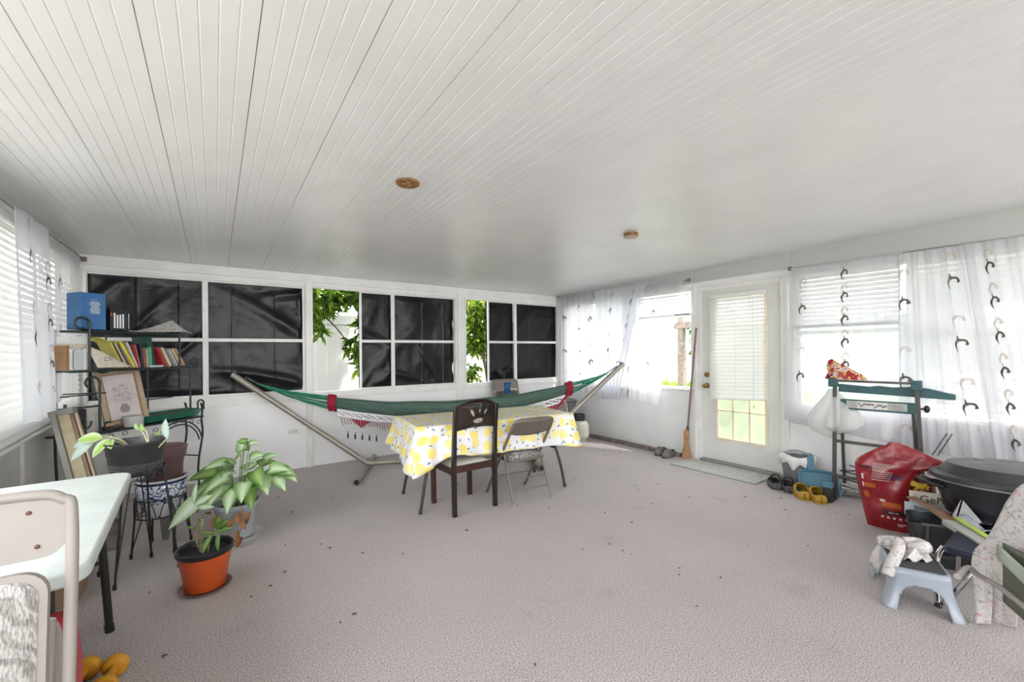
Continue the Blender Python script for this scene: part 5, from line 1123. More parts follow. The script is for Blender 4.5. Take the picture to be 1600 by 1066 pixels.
# mauve pot inside the china pot
t = pot_saucer('mauve_pot', 'dusty mauve plastic plant pot set into the blue and white china pot', (-.295, 3.80, .33),
    [(0, 0), (.080, 0), (.086, .01), (.112, .27), (.116, .275), (.124, .285), (.132, .345), (.134, .36), (.128, .366), (.120, .35), (.113, .30)], mat('mauve_plastic', (.135, .075, .075), .45, col2=(.11, .06, .062), nscale=5), None, None, .31, .112)
st = MB(); lf = MB(); st.tube(smoothpath([LP(-.06, -.03, .30), LP(-.058, -.03, .38), LP(-.05, -.03, .46)], 5), .008, 8); bigleaf(lf, LP(-.05, -.02, .36), RT*.35+Vector((0, 0, .95)), .15, .045, tuple(-FW), OVAL, .3, .1); bigleaf(lf, LP(-.065, -.02, .36), RT*-.25+Vector((0, 0, .95)), .10, .03, tuple(-FW), OVAL, .3, .1)
build('stems', st, stem_m, t); build('leaves', lf, lm_poth, t, ang=80)
def china():
    m = bpy.data.materials.new('blue_white_china'); m.use_nodes = True; tt = m.node_tree; b = tt.nodes['Principled BSDF']; c = tt.nodes.new('ShaderNodeTexCoord')
    n = tt.nodes.new('ShaderNodeTexNoise'); n.inputs['Scale'].default_value = 24; n.inputs['Detail'].default_value = 2.5; n.inputs['Distortion'].default_value = 2.2; tt.links.new(c.outputs['Object'], n.inputs['Vector'])
    r = tt.nodes.new('ShaderNodeValToRGB'); e = r.color_ramp.elements; e[0].position = .40; e[0].color = (.03, .045, .13, 1); e[1].position = .53; e[1].color = (.62, .63, .66, 1); q = e.new(.46); q.color = (.16, .20, .36, 1)
    tt.links.new(n.outputs['Fac'], r.inputs[0]); tt.links.new(r.outputs[0], b.inputs['Base Color']); b.inputs['Roughness'].default_value = .12; b.inputs['Coat Weight'].default_value = .5; return m
glaze = mat('white_glaze', (.62, .62, .63), .12, coat=.5)
def china_pot(label, loc, s=1):
    t = thing('china_pot', label, 'plant pot', loc, 0, 'blue and white china pots'); f = MB(); P = lambda L: [(a*s, b*s) for a, b in L]
    f.lathe(P([(0, 0), (.062, 0), (.070, .008), (.100, .065), (.115, .098)]), (0, 0, 0), 40); build('glazed_base', f, glaze, t)
    f = MB(); f.lathe(P([(.115, .098), (.134, .145), (.141, .19), (.138, .222), (.131, .24)]), (0, 0, 0), 40); build('painted_band', f, china(), t)
    f = MB(); f.lathe(P([(.131, .240), (.140, .247), (.143, .256), (.139, .262), (.126, .256), (.122, .2), (.11, .1)]), (0, 0, 0), 40); build('rim', f, glaze, t)
    f = MB(); f.lathe(P([(.1375, .232), (.1415, .238), (.1425, .246), (.1405, .247)]), (0, 0, 0), 40); build('blue_line', f, mat('cobalt_line', (.02, .03, .10), .2), t)
    return t
china_pot('blue and white china pot in the shorter wire stand', (-.305, 3.785, .225))
china_pot('second blue and white china pot on the floor, half hidden behind the white table', (-.66, 4.02, .16), .85)
t = thing('pot_plinth', 'low wooden block under the second china pot', 'block', (-.66, 4.02, 0)); f = MB(); f.box(-.1, .1, -.1, .1, 0, .158); build('block', f, mat('weathered_board', (.24, .2, .18)), t, smooth=False, bevel=.004)
f = MB(); f.prism([(-.03, .0), (.0, .0), (.055, .24), (-.055, .24)], -.012, .012, 'xz'); f.v = [tuple(at(-.285, 3.92, 0, math.radians(-30)) @ Vector(p)) for p in f.v]
solo('metal_bracket', f, mat('galvanised', (.25, .25, .24), .5, metal=.5), 'grey tapered metal leg standing under the blue and white china pot', 'bracket', smooth=False)
f = MB(); r = random.Random(31)
for _ in range(14):
    x, y = r.uniform(-.30, .02), r.uniform(4.25, 4.55); bigleaf(f, (x, y, .012), (r.uniform(-1, 1), r.uniform(-1, 1), .15), .07, .045, (0, 0, 1), OVAL, .5, .1)
solo('dry_leaf_litter', f, dry_m, 'scatter of brown dead leaves on the carpet behind the wire plant stands', 'dead leaves', kind='stuff')

# ================================================================ THINGS: right side
# broom
t = thing('broom', 'straw broom with a brown wooden handle leaning on the door casing', 'broom', (4.745, 3.025, 0))
a, b = Vector((4.757, 3.02, .36)), Vector((4.773, 2.905, 1.60))
f = MB(); f.tube([a+(b-a)*i/8 for i in range(9)], .0105, 10); build('handle', f, mat('broom_stick', (.20, .115, .08), .5, col2=(.15, .08, .055), nscale=12), t, world=True)
f = MB(); f.tube([a-Vector((0, 0, .02)), a+Vector((0, 0, .03))], .016, 10); build('ferrule', f, mat('dark_ferrule', (.05, .04, .035), .5), t, world=True)
f = MB(); f.X = at(4.742, 3.028, 0, math.radians(-58)); prof = [(.010, .36), (.026, .335), (.034, .29), (.030, .25), (.024, .215), (.030, .17), (.044, .09), (.058, 0)]
f.lathe(prof, (0, 0, 0), 22, 1, .50); build('bristles', f, mat('straw', (.50, .28, .14), .85, col2=(.36, .19, .09), nscale=50, bump=.8, bscale=110), t, world=True)
for z in (.215, .235, .255):
    f = MB(); f.X = at(4.742, 3.028, 0, math.radians(-58)); f.tube([(.0285*math.cos(k*PI/10), .0147*math.sin(k*PI/10), z) for k in range(20)], .0022, 5, closed=True); build('stitching', f, mat('red_thread', (.30, .06, .05), .8), t, world=True)
# clogs and shoes
def clog(nm, label, loc, rz, m_out, m_in, group, L=.265, W=.098, strap=None, hgt=.085, sole=None):
    t = thing(nm, label, 'shoe', loc, rz, group)      # toe points along local +y
    def outline(u):      # half widths along the length, v 0 heel .. 1 toe
        return W/2*(.72+.35*math.sin(PI*min(1, u*1.02))**.7*(0.7+.5*u)) * (1 if u < .85 else max(.02, (1-((u-.85)/.15)**2))**.5)*(1 if u > .1 else (1-((.1-u)/.1)**2)**.5 if u > 0 else .05)
    f = MB()
    def shell(u, v):      # u across (0..1 wraps over the top), v along
        w_ = max(.002, outline(v)); a = PI*(1-u); top = hgt*(.62+.38*math.exp(-((v-.62)/.22)**2))*(1 if v < .62 else max(.30, 1-.75*((v-.62)/.38)**1.6)) ; open_ = (.08 < v < .60)
        x = w_*math.copysign(abs(math.cos(a))**.75, math.cos(a)); z = .018+top*math.sin(a)**.8
        return (x, -L/2+L*v, z)
    n1, n2 = 20, 30
    f.grid(shell, n1, n2, skip=lambda i, j: (3 <= j <= 16) and (4+abs(j-9)*.25 <= i <= 15-abs(j-9)*.25)); up_ = build('upper', f, m_out, t, solid=.006)
    f = MB(); f.add([(outline(i/24)*s_, -L/2+L*i/24, z) for z in (0, .02) for s_ in (-1, 1) for i in range(25)],
        [(i, i+1, 26+i, 25+i) for i in range(24)]+[(50+i, 75+i, 76+i, 51+i) for i in range(24)]+[(i, 50+i, 51+i, i+1) for i in range(24)]+[(25+i, 26+i, 76+i, 75+i) for i in range(24)])
    build('sole', f, sole or m_out, t)
    f = MB(); f.grid(lambda u, v: ((2*u-1)*outline(.05+.75*v)*.86, -L/2+L*(.05+.75*v), .024), 6, 12); build('insole', f, m_in, t)
    if strap:
        f = MB(); pts = [(-W*.52, .02, .05), (-W*.46, -.02, .095), (-W*.25, -.05, .125), (0, -.06, .135), (W*.25, -.05, .125), (W*.46, -.02, .095), (W*.52, .02, .05)]; f.tube(smoothpath(pts, 4), .006, 6, flat=1.6); build('strap', f, strap, up_)
    return t
y_out = mat('mustard_foam', (.44, .26, .025), .45, col2=(.36, .20, .02), nscale=10); y_in = mat('cream_lining', (.42, .36, .24), .8); dk = mat('black_foam', (.022, .022, .024), .5); dk2 = mat('grey_rubber', (.09, .088, .085), .6, col2=(.06, .06, .058), nscale=12)
wz = math.radians(-58)
clog('clog', 'mustard yellow clog nearer the dark shoes, under the dustpan', (4.345, 1.635, 0), wz, y_out, dk, 'pair of mustard yellow clogs', hgt=.088, W=.112)
clog('clog', 'mustard yellow clog on the right, beside the black workbench foot', (4.345, 1.515, 0), wz+.06, y_out, dk, 'pair of mustard yellow clogs', hgt=.088, W=.112)
clog('clog', 'left dark grey clog with its strap up, next to the doormat', (4.425, 1.895, 0), wz+.05, dk2, dk, 'pair of dark grey clogs', strap=dk, W=.092, L=.24, hgt=.07)
clog('clog', 'right dark grey clog with its strap up, beside the yellow clogs', (4.430, 1.785, 0), wz, dk2, dk, 'pair of dark grey clogs', strap=dk, W=.092, L=.24, hgt=.07)
olv = mat('dusty_olive', (.17, .165, .14), .8, col2=(.12, .115, .10), nscale=14)
clog('slip_on_shoe', 'dusty olive slip-on shoe at the wall, left one of its pair', (4.66, 3.34, 0), math.radians(105), olv, mat('shoe_lining', (.12, .11, .1), .9), 'pair of olive slip-on shoes', hgt=.085)
clog('slip_on_shoe', 'dusty olive slip-on shoe right beside the broom', (4.63, 3.20, 0), math.radians(100), olv, MC['shoe_lining'], 'pair of olive slip-on shoes', hgt=.085)
# doormat
f = MB(); f.prism(rrect(4.33, 4.765, 2.03, 2.985, .02), 0.001, .010, 'xy')
t = thing('doormat', 'pale grey doormat with a woven lattice pattern in front of the door', 'doormat', (4.547, 2.507, 0)); build('mat_base', f, mat('mat_edge', (.33, .34, .33), .8), t, world=True, bevel=.002)
f = MB()
for i in range(9):
    for j in range(20):
        x0 = 4.345+i*.0457; y0 = 2.045+j*.0465; o_ = .006
        if (i+j) % 2: f.box(x0+.003, x0+.043, y0+o_+.003, y0+.044-o_, .0098, .0125)
        else: f.box(x0+o_+.003, x0+.043-o_, y0+.003, y0+.044, .0098, .0125)
build('lattice_weave', f, mat('mat_weave', (.56, .57, .54), .8, col2=(.48, .49, .47), nscale=20), t, world=True, smooth=False)
# wastebasket
t = thing('wastebasket', 'grey ribbed plastic wastebasket with a white liner, right of the door', 'wastebasket', (4.625, 1.775, 0))
f = MB()
def wb(u, v): a = 2*PI*u; r0 = (.098+.034*v)*(1+.022*(1 if math.sin(a*34) > 0 else -1)); return (r0*math.cos(a)*1.05, r0*math.sin(a), .004+.285*v)
f.grid(wb, 272, 6); f.lathe([(0, .004), (.098, .004)], (0, 0, 0), 30); bk_ = build('basket', f, mat('grey_ribbed_plastic', (.22, .22, .225), .5, col2=(.18, .18, .185), nscale=8), t, ang=50)
f = MB()
def lin(u, v): a = 2*PI*u; w_ = .008*math.sin(a*9)+.006*math.sin(a*5+1); r0 = .142+.010*math.sin(v*PI)-.012*max(0, v-.7)/.3+abs(w_)*.5; return (r0*math.cos(a)*1.05, r0*math.sin(a), .225+.09*v+.012*math.sin(a*3)+w_*(1-v)*2.5)
f.grid(lin, 90, 8); build('bin_liner', f, mat('white_film', (.72, .72, .71), .35), t, ang=180)
# dustpan
t = thing('dustpan', 'blue plastic dustpan standing upright between the wastebasket and the workbench', 'dustpan', (4.53, 1.56, 0), math.radians(-65))
bl = mat('dustpan_blue', (.065, .20, .28), .45, col2=(.05, .16, .23), nscale=6); tl = Matrix.Rotation(math.radians(-12), 4, 'X')
f = MB(); f.X = tl; f.prism([(-.155, 0), (.155, 0), (.135, .165), (.115, .195), (.02, .205), (-.06, .205), (-.13, .195), (-.148, .165)], -.004, .004, 'xz'); build('pan', f, bl, t, bevel=.003)
f = MB(); f.X = tl; f.tube(smoothpath([(-.152, -.022, 0), (-.146, -.022, .16), (-.125, -.022, .193), (-.02, -.022, .205), (.115, -.022, .193), (.136, -.022, .16), (.152, -.022, .0)], 5), .012, 8, flat=1); build('raised_edge', f, bl, t)
f = MB(); f.X = tl; f.prism([(-.085, .19), (-.02, .19), (-.03, .24), (-.035, .345), (-.06, .362), (-.082, .345), (-.088, .25)], -.020, -.004, 'xz'); build('handle', f, bl, t, bevel=.004)
# workbench
WX, WY = 4.565, 1.455; wrz = math.radians(-83.9); WM = Matrix.Translation((WX, WY, 0)) @ Matrix.Rotation(wrz, 4, 'Z')
t = thing('workbench', 'folding workbench with teal jaws and grey legs, standing by the curtained wall', 'workbench', (WX, WY, 0), wrz)
teal = mat('teal_plastic', (.025, .10, .11), .45, col2=(.018, .075, .085), nscale=9); legg = mat('grey_steel_leg', (.085, .08, .075), .45, metal=.4)
for x0, x1 in ((.012, .0), (.545, .585)):
    f = MB(); f.bar((x0, 0, 1.035), (x1, 0, .0), .030, .022, upd=(0, 1, 0)); build('front_leg', f, legg, t, smooth=False, bevel=.003)
    f = MB(); f.bar((x0+(.03 if x0 < .1 else -.03), .06, .86), (x1+(.05 if x0 < .1 else -.03), .15, .012), .024, .018, upd=(0, 1, 0)); build('rear_leg', f, legg, t, smooth=False, bevel=.003)
for z, w_ in ((.505, .026), (.19, .026)):
    f = MB(); f.bar((.008, 0, z), (.57, 0, z), .012, w_); build('crossbar', f, legg, t, smooth=False, bevel=.002)
f = MB(); f.bar((-.01, .0, 1.045), (.56, .0, 1.045), .05, .018); build('vise_jaw', f, mat('brown_grey_jaw', (.14, .115, .10), .6, col2=(.06, .05, .045), nscale=9), t, smooth=False, bevel=.003)
f = MB(); f.prism([(.03, .945), (.60, .93), (.76, .925), (.76, .965), (.61, 1.005), (.50, 1.012), (.40, 1.002), (.30, 1.012), (.24, 1.000), (.03, 1.015)], .03, .09, 'xz'); build('rear_jaw', f, teal, t, smooth=False, bevel=.004)
for x in (-.012, .535): f = MB(); f.box(x-.022, x+.042, -.03, .05, .99, 1.068); build('jaw_bracket', f, teal, t, smooth=False, bevel=.006)
f = MB(); f.box(.05, .545, -.012, .03, .795, .885); fb_ = build('front_beam', f, teal, t, smooth=False, bevel=.006)
f = MB(); f.box(.095, .49, -.0135, -.012, .812, .875); build('label_plate', f, mat('label_grey', (.42, .43, .41), .5), fb_, smooth=False)
f = MB(); f.box(.170, .37, -.0145, -.0136, .812, .875); build('pictogram_label', f, mat('label_white', (.66, .66, .63), .5), fb_, smooth=False)
f = MB(); r = random.Random(6)
for k in range(14):
    x = .182+.0135*k; z = r.uniform(.825, .858); a = r.uniform(-.8, .8); l = r.uniform(.006, .014)
    f.bar((x-l*math.cos(a), -.0149, z-l*math.sin(a)), (x+l*math.cos(a), -.0149, z+l*math.sin(a)), .0006, .0055, upd=(0, 0, 1)); f.ell((x, -.0149, z+.008), .0035, .0006, .004, 6, 4)
for k in range(5): f.box(.40, .47, -.0142, -.0136, .822+k*.009, .8235+k*.009)
build('pictograms', f, black_metal, fb_, smooth=False)
f = MB(); f.ell((.60, .04, .84), .02, .02, .03, 12, 8); f.tube([(.555, .02, .84), (.60, .04, .84)], .008, 8); build('crank_knob', f, dk, t)
f = MB(); f.tube([(.11, .02, .80), (.045, .03, .60), (.03, .04, .56)], .006, 6); build('brace_strut', f, legg, t)
f = MB(); f.box(.0, .57, .02, .15, .055, .07); build('foot_shelf', f, mat('shelf_ash', (.28, .27, .25), .7), t, smooth=False)
f = MB(); f.box(-.035, .035, -.235, -.165, .002, .125); f.box(-.03, .045, -.16, -.08, .01, .06); build('foot_pad', f, dk, t, smooth=False, bevel=.008)
f = MB(); f.box(-.034, .034, -.232, -.168, .125, .165); build('foot_block', f, mat('faded_blue', (.09, .22, .30), .5), t, smooth=False, bevel=.004)
def WP(x, y, z): return tuple(WM @ Vector((x, y, z)))
f = MB(); r = random.Random(14)
for k in range(7): x = r.uniform(.08, .4); y = r.uniform(.03, .1); a = r.uniform(-.5, .5); f.X = WM @ at(x, y, .072+.006*k, a, r.uniform(-.08, .08)); f.box(-.08, .08, -.045, .045, 0, .003)
f.X = Matrix.Identity(4); solo('loose_papers', f, mat('newsprint', (.58, .57, .54)), 'loose printed papers on the foot shelf of the workbench', 'papers', smooth=False)
f = MB(); f.tube(smoothpath([WP(.10+.10*math.cos(k*1.1)*(1-.03*k), .075+.035*math.sin(k*1.1), .122+.012*k) for k in range(14)], 4), .0055, 6); solo('cable_coil', f, dk, 'coiled black cable lying on papers at the foot of the workbench', 'cable')
f = MB(); f.tube([WP(.55, .0+.03, .45), WP(.545, .02, .60)], [.018, .013], 8); f.tube([WP(.545, .02, .60), WP(.543, .02, .66)], .010, 8); solo('tool_handle', f, mat('dark_umber', (.04, .025, .02), .6), 'short dark wooden tool handle hanging on the right workbench leg', 'tool')
for k in (0, 1): f = MB(); f.tube([WP(.63+.03*k, .03, .48), WP(.71+.03*k, .05, .66)], .0035, 6); solo('thin_rod', f, black_metal, ('thin black rod leaning right of the workbench, the left of two', 'thin black rod leaning right of the workbench, the right of two')[k], 'rod', 'two thin black rods')
# bag of snacks on the workbench, plastic bag hanging from it
f = MB()
def snack(u, v):
    a = 2*PI*u; c = WP(.06+.055*v*0+.06*(1-v), .0, 1.062); w_ = (.095*(1-v)**.6+.03)*(1+.18*math.sin(a*3+v*4)+.1*math.sin(a*7)); sk = -.07*v
    p = WP(.085+w_*math.cos(a)*1.05+sk, .01+.035*math.sin(a)*(1-v*.6), 1.058+.16*v-.035*math.cos(a)*v*.6); return p
f.grid(snack, 40, 14)
pk = bpy.data.materials.new('snack_print'); pk.use_nodes = True; q = pk.node_tree; b_ = q.nodes['Principled BSDF']; n_ = q.nodes.new('ShaderNodeTexNoise'); n_.inputs['Scale'].default_value = 22; n_.inputs['Detail'].default_value = 1; c_ = q.nodes.new('ShaderNodeTexCoord'); q.links.new(c_.outputs['Object'], n_.inputs['Vector'])
r_ = q.nodes.new('ShaderNodeValToRGB'); r_.color_ramp.interpolation = 'CONSTANT'; e = r_.color_ramp.elements; e[0].color = (.30, .01, .02, 1); e[1].position = .46; e[1].color = (.55, .25, .03, 1); z_ = e.new(.52); z_.color = (.60, .50, .52, 1); z_ = e.new(.60); z_.color = (.28, .02, .02, 1); z_ = e.new(.66); z_.color = (.62, .45, .05, 1)
q.links.new(n_.outputs['Fac'], r_.inputs[0]); q.links.new(r_.outputs[0], b_.inputs['Base Color']); b_.inputs['Roughness'].default_value = .2
solo('snack_bag', f, pk, 'crumpled shiny red and yellow snack bag on top of the workbench', 'snack bag', ang=60)
f = MB()
def hang(u, v):
    a = 2*PI*u; s_ = v; w_ = .03+.155*math.sin(min(1, s_*1.08)*PI*.62)**1.4*(1 if s_ < .82 else 1-((s_-.82)/.18)**2*.96); z = .97-.40*s_+.02*math.sin(a*2)*s_
    cx = -.01+.02*s_; wr = 1+.06*math.sin(a*9+s_*6)+.05*math.sin(a*4)
    return WP(cx+w_*math.cos(a)*wr*1.05, .02+w_*.42*math.sin(a)*wr, z-(.05*math.cos(a)**2*s_ if math.cos(a) < 0 else -.02*s_))
f.grid(hang, 56, 26); solo('plastic_bag', f, sheer('white_bag_film', (.80, .80, .79), .22, .45), 'translucent white plastic bag hanging from the left side of the workbench', 'plastic bag', ang=180)

# red bag
BX = Vector((4.02, 1.06, 0)); bu = Vector((.22, -.975, 0)).normalized(); bu = (Vector((4.038, .800, 0))-Vector((3.985, 1.075, 0))).normalized(); bn_ = Vector((-bu.y, bu.x, 0)); bn_ = bn_ if bn_.x > 0 else -bn_
rows = [(0, .005, .280, .10), (.06, -.008, .283, .14), (.16, -.025, .272, .16), (.27, -.045, .255, .16), (.38, -.060, .262, .15), (.46, -.064, .31, .13), (.50, -.045, .44, .10), (.54, .0, .43, .07), (.58, .055, .34, .05), (.62, .115, .25, .03), (.645, .14, .19, .012)]
def bagrow(v):
    q = v*(len(rows)-1); i = min(len(rows)-2, int(q)); k = q-i; return [rows[i][j]*(1-k)+rows[i+1][j]*k for j in range(4)]
def bagp(u, v, side, off=0):
    z, l, r__, th = bagrow(v); x = l+(r__-l)*u; e = (1-abs(2*u-1)**3.0)**.5; w_ = noise.noise(Vector((x*9, z*7, side*3)))*.016+noise.noise(Vector((x*22, z*15, side*5)))*.006 if side < 0 or True else 0
    w_ += .010*math.sin((x*1.1-z*.9)*30)*math.exp(-((z-.44)/.12)**2)
    d = side*(th*.5*e)+w_*e+(.0 if side > 0 else -off)
    return tuple(Vector((3.955, 1.07, 0))+bu*x*1.0+bn_*(.10+d-.05*(z/.6))+Vector((0, 0, z+.002)))
t = thing('red_pet_food_bag', 'large red printed sack with a folded-over top, in front of the workbench', 'sack', (4.05, .95, 0))
f = MB(); f.grid(lambda u, v: bagp(u, v, -1), 60, 60); f.grid(lambda u, v: bagp(1-u, v, 1), 30, 60); k = len(f.v)
f.grid(lambda u, v: tuple(Vector(bagp(u, 0, -1)).lerp(Vector(bagp(u, 0, 1)), v)), 20, 3)
sack_ = build('sack_body', f, mat('red_sack', (.27, .011, .018), .36, col2=(.19, .007, .012), nscale=5, bump=.5, bscale=22, coat=.15), t, world=True, ang=80)
def pr(nm, quads, m, off=.003):
    f = MB()
    for (u0, u1, v0, v1) in quads: f.grid(lambda u, v: bagp(u0+(u1-u0)*u, v0+(v1-v0)*v+.02*(u0+(u1-u0)*u)*0, -1, off), 8, 3)
    build(nm, f, m, sack_, world=True)
for q_ in ((.12, .36, .33, .36), (.42, .78, .215, .25), (.12, .22, .26, .30)): pr('orange_panel', [q_], mat('orange_print', (.42, .10, .02), .4))
pr('dark_band', [(.40, .82, .165, .195)], mat('black_print', (.03, .01, .012), .4)); [pr('maroon_patch', [q_], mat('maroon_print', (.10, .015, .04), .4)) for q_ in ((.10, .28, .47, .50), (.55, .80, .40, .45))]
r = random.Random(9); lines = []
for k in range(9): lines.append((.22+.01*k, .60-.01*k-r.uniform(0, .05), .565-.012*k+0, .569-.012*k))
for k in range(5): lines.append((.30, .62, .46-.006*k*3, .464-.006*k*3))
lines += [(.12, .16, .38, .42), (.12, .15, .33, .36), (.40, .50, .248, .262), (.52, .62, .178, .183), (.64, .70, .178, .183)]
for k in range(5): lines.append((.36+.11*k, .41+.11*k, .135, .150))
pr('white_printing', lines+[(.64, .80, .095, .105), (.64, .74, .075, .085), (.86, .97, .03, .085)], mat('white_print', (.62, .56, .55), .5), .0045)
f = MB(); f.grid(lambda u, v: tuple(Vector(bagp(.86+.10*u, .40+.04*v, -1, .0))+bu*(.02+.05*u)+Vector((0, 0, -.02-.03*u))+bn_*.02), 6, 6)
for k in range(16): f.ell(tuple(Vector((3.955, 1.07, 0))+bu*(.255+r.uniform(0, .09))+bn_*(.05+r.uniform(-.01, .01))+Vector((0, 0, .355+r.uniform(-.035, .035)))), .010, .010, .007, 7, 5)
build('yellow_print', f, mat('yellow_print', (.55, .38, .03), .5), t, world=True)
f = MB(); f.ell(tuple(Vector((3.955, 1.07, 0))+bu*.31+bn_*.11+Vector((0, 0, .32))), .07, .07, .11, 16, 12); build('folded_side', f, mat('dark_red_fold', (.10, .008, .02), .4), t, world=True)

# roaster on a storage box
t = thing('roaster', 'large oval black roaster with lid at the right edge of the photo', 'roaster', (3.97, .37, .27), math.radians(-62))
blk = mat('black_enamel', (.016, .017, .020), .26, col2=(.012, .013, .016), nscale=4); blk2 = mat('charcoal_lid', (.035, .035, .037), .35, col2=(.028, .028, .03), nscale=6)
f = MB(); f.lathe([(0, 0), (.23, 0), (.27, .02), (.315, .20), (.318, .225), (.330, .232)], (0, 0, 0), 56, 1.05, .82); build('pan', f, blk, t)
f = MB(); f.lathe([(.335, .228), (.342, .236), (.340, .262), (.325, .270), (.305, .274), (.285, .300), (.262, .330), (.18, .345), (0, .350)], (0, 0, 0), 56, 1.05, .82); lid_ = build('lid', f, blk2, t)
f = MB(); f.tube([(.345*1.05*math.cos(a*PI/28), .345*.82*math.sin(a*PI/28), .232) for a in range(56)], .005, 6, closed=True); build('rim', f, mat('steel_rim', (.35, .34, .33), .3, metal=.8), t)
for s_ in (-1, 1):
    f = MB(); f.tube(smoothpath([(s_*.32, -.06, .185), (s_*.375, -.06, .195), (s_*.405, -.045, .205), (s_*.41, .0, .207), (s_*.405, .045, .205), (s_*.375, .06, .195), (s_*.32, .06, .185)], 4), .016, 10, flat=.8); f.box(min(s_*.30, s_*.39), max(s_*.30, s_*.39), -.05, .05, .188, .202); build('side_handle', f, dk, t)
f = MB(); f.bar((-.12, -.05, .3475), (.10, -.09, .3475), .012, .004); build('lid_ridge', f, mat('scuffed_ridge', (.13, .13, .13), .4), lid_, smooth=False)
f = MB(); f.lathe([(0, 0), (.028, 0), (.028, .004), (0, .004)], (-.10, .08, .3465), 20); build('lid_emblem', f, mat('scuffed_ridge', (.13, .13, .13)), lid_)
t = thing('storage_box', 'black plastic storage box under the oval roaster', 'storage box', (4.04, .27, 0), math.radians(-62))
f = MB(); f.prism([(-.24, 0), (.24, 0), (.26, .24), (-.26, .24)], -.18, .18, 'xz'); build('box_body', f, mat('box_black', (.013, .014, .018), .4), t, smooth=False, bevel=.008)
f = MB(); f.box(-.275, .275, -.195, .195, .24, .268); build('box_lid', f, mat('box_black', (.013, .014, .018)), t, smooth=False, bevel=.006)
f = MB(); f.lathe([(0, 0), (.05, 0), (.062, .13), (.066, .14), (0, .14)], (4.18, .76, .0), 20); solo('grey_bucket', f, mat('slate_plastic', (.06, .065, .075), .5), 'small slate grey bucket behind the paper bin beside the roaster', 'bucket')
f = MB(); f.lathe([(0, 0), (.09, 0), (.10, .05), (.09, .16), (.06, .20), (0, .21)], (4.35, .60, .0), 24); solo('white_pot', f, mat('white_trim', (.8, .8, .78)), 'small white pot between the red sack and the roaster', 'pot')

# totes with papers
def tote(nm, label, c, rz, w_, d_, h, m, flare=.03):
    t = thing(nm, label, 'bag', c, rz); f = MB()
    def sd(u, v):
        a = 2*PI*u; k = 1/((abs(math.cos(a))**6+abs(math.sin(a))**6)**(1/6)); q = 1+flare/w_*v*2; wr = .010*math.sin(a*7+v*4)*v
        return (w_/2*k*math.cos(a)*q+wr, d_/2*k*math.sin(a)*q+wr, h*v+.012*math.sin(a*3)*v)
    f.grid(sd, 64, 14); f.grid(lambda u, v: (sd(u, 0)[0]*v, sd(u, 0)[1]*v, .004), 32, 3); f.grid(lambda u, v: (sd(u, .75)[0]*v*.98, sd(u, .75)[1]*v*.98, h*.72), 32, 3); build('tote_body', f, m, t, ang=60); return t
t = tote('reusable_bag', 'dark teal patterned shopping bag filled with newspapers beside the red sack', (4.05, .655, 0), math.radians(-65), .28, .19, .235, mat('teal_floral_bag', (.03, .075, .085), .6, col2=(.008, .014, .018), nscale=24, stops=(.42, .56)))
f = MB(); f.tube([(.165*math.cos(a*PI/18)*1.02, .12*math.sin(a*PI/18), .235) for a in range(36)], .006, 6, closed=True); build('rim', f, mat('grey_piping', (.16, .18, .17), .5), t)
t = tote('black_tote', 'black zipped tote with a big grey loop handle, overflowing with magazines', (3.70, .585, 0), math.radians(-68), .34, .20, .26, mat('black_nylon', (.014, .016, .022), .55, col2=(.022, .024, .03), nscale=9), .02)
f = MB(); f.tube(smoothpath([(-.12, -.115, .245), (-.125, -.13, .16), (-.10, -.135, .10), (-.04, -.14, .085), (.0, -.138, .11), (.0, -.13, .19), (-.01, -.115, .24)], 6), .011, 8, flat=1.3); build('loop_handle', f, mat('charcoal_webbing', (.055, .057, .06), .5), t)
f = MB(); f.tube(smoothpath([(-.15, -.115, .25), (0, -.13, .262), (.15, -.12, .25)], 6), .010, 8); build('rim_band', f, mat('charcoal_webbing', (.05, .05, .05)), t)
t = thing('newspaper', 'folded newspaper with large black letters sticking out of the teal bag', 'newspaper', (4.03, .72, .20), math.radians(-68))
f = MB(); f.X = Matrix.Rotation(math.radians(-12), 4, 'X'); f.grid(lambda u, v: (-.115+.23*u, .01*math.sin(u*PI*1.3), .13*v), 12, 6); build('sheet', f, paper, t, solid=.004)
words('Gerot', .068, Matrix.Rotation(math.radians(-12), 4, 'X') @ Matrix.Translation((.02, -.014, .080)) @ Matrix.Rotation(PI/2, 4, 'X') , black_metal, t)
f = MB(); f.grid(lambda u, v: (-.15+.13*u, -.03, -.03+.09*v), 4, 4); build('insert_sheet', f, mat('pale_blue_paper', (.50, .58, .64), .7), t, solid=.002)
def magz(label, a, b, w_, m, nm='magazine', up=(0, 0, 1), th=.012, cat='magazine'):
    f = MB(); a = Vector(a); b = Vector(b)
    for i in range(10):
        p, q = a.lerp(b, i/10), a.lerp(b, (i+1)/10); s_ = .012*math.sin(PI*i/10); s2 = .012*math.sin(PI*(i+1)/10); f.bar(p+Vector((0, 0, s_)), q+Vector((0, 0, s2)), w_, th, up)
    return solo(nm, f, m, label, cat, 'magazines and papers stuffed in the totes' if nm == 'magazine' else None, smooth=False)
kraft = mat('kraft', (.36, .24, .15), .7, col2=(.26, .16, .10), nscale=14)
magz('rolled tan magazine lying along the front rim of the two bags', (3.93, .81, .30), (3.62, .56, .275), .05, kraft)
magz('red edged magazine just behind the rolled tan magazine', (3.95, .76, .275), (3.66, .54, .27), .04, mat('red_mag', (.30, .04, .05), .5, col2=(.36, .22, .15), nscale=25))
magz('thin brown magazine at the back of the black tote', (4.08, .66, .292), (3.78, .47, .285), .10, mat('brown_mag', (.20, .10, .06), .5), up=(.3, 0, 1))
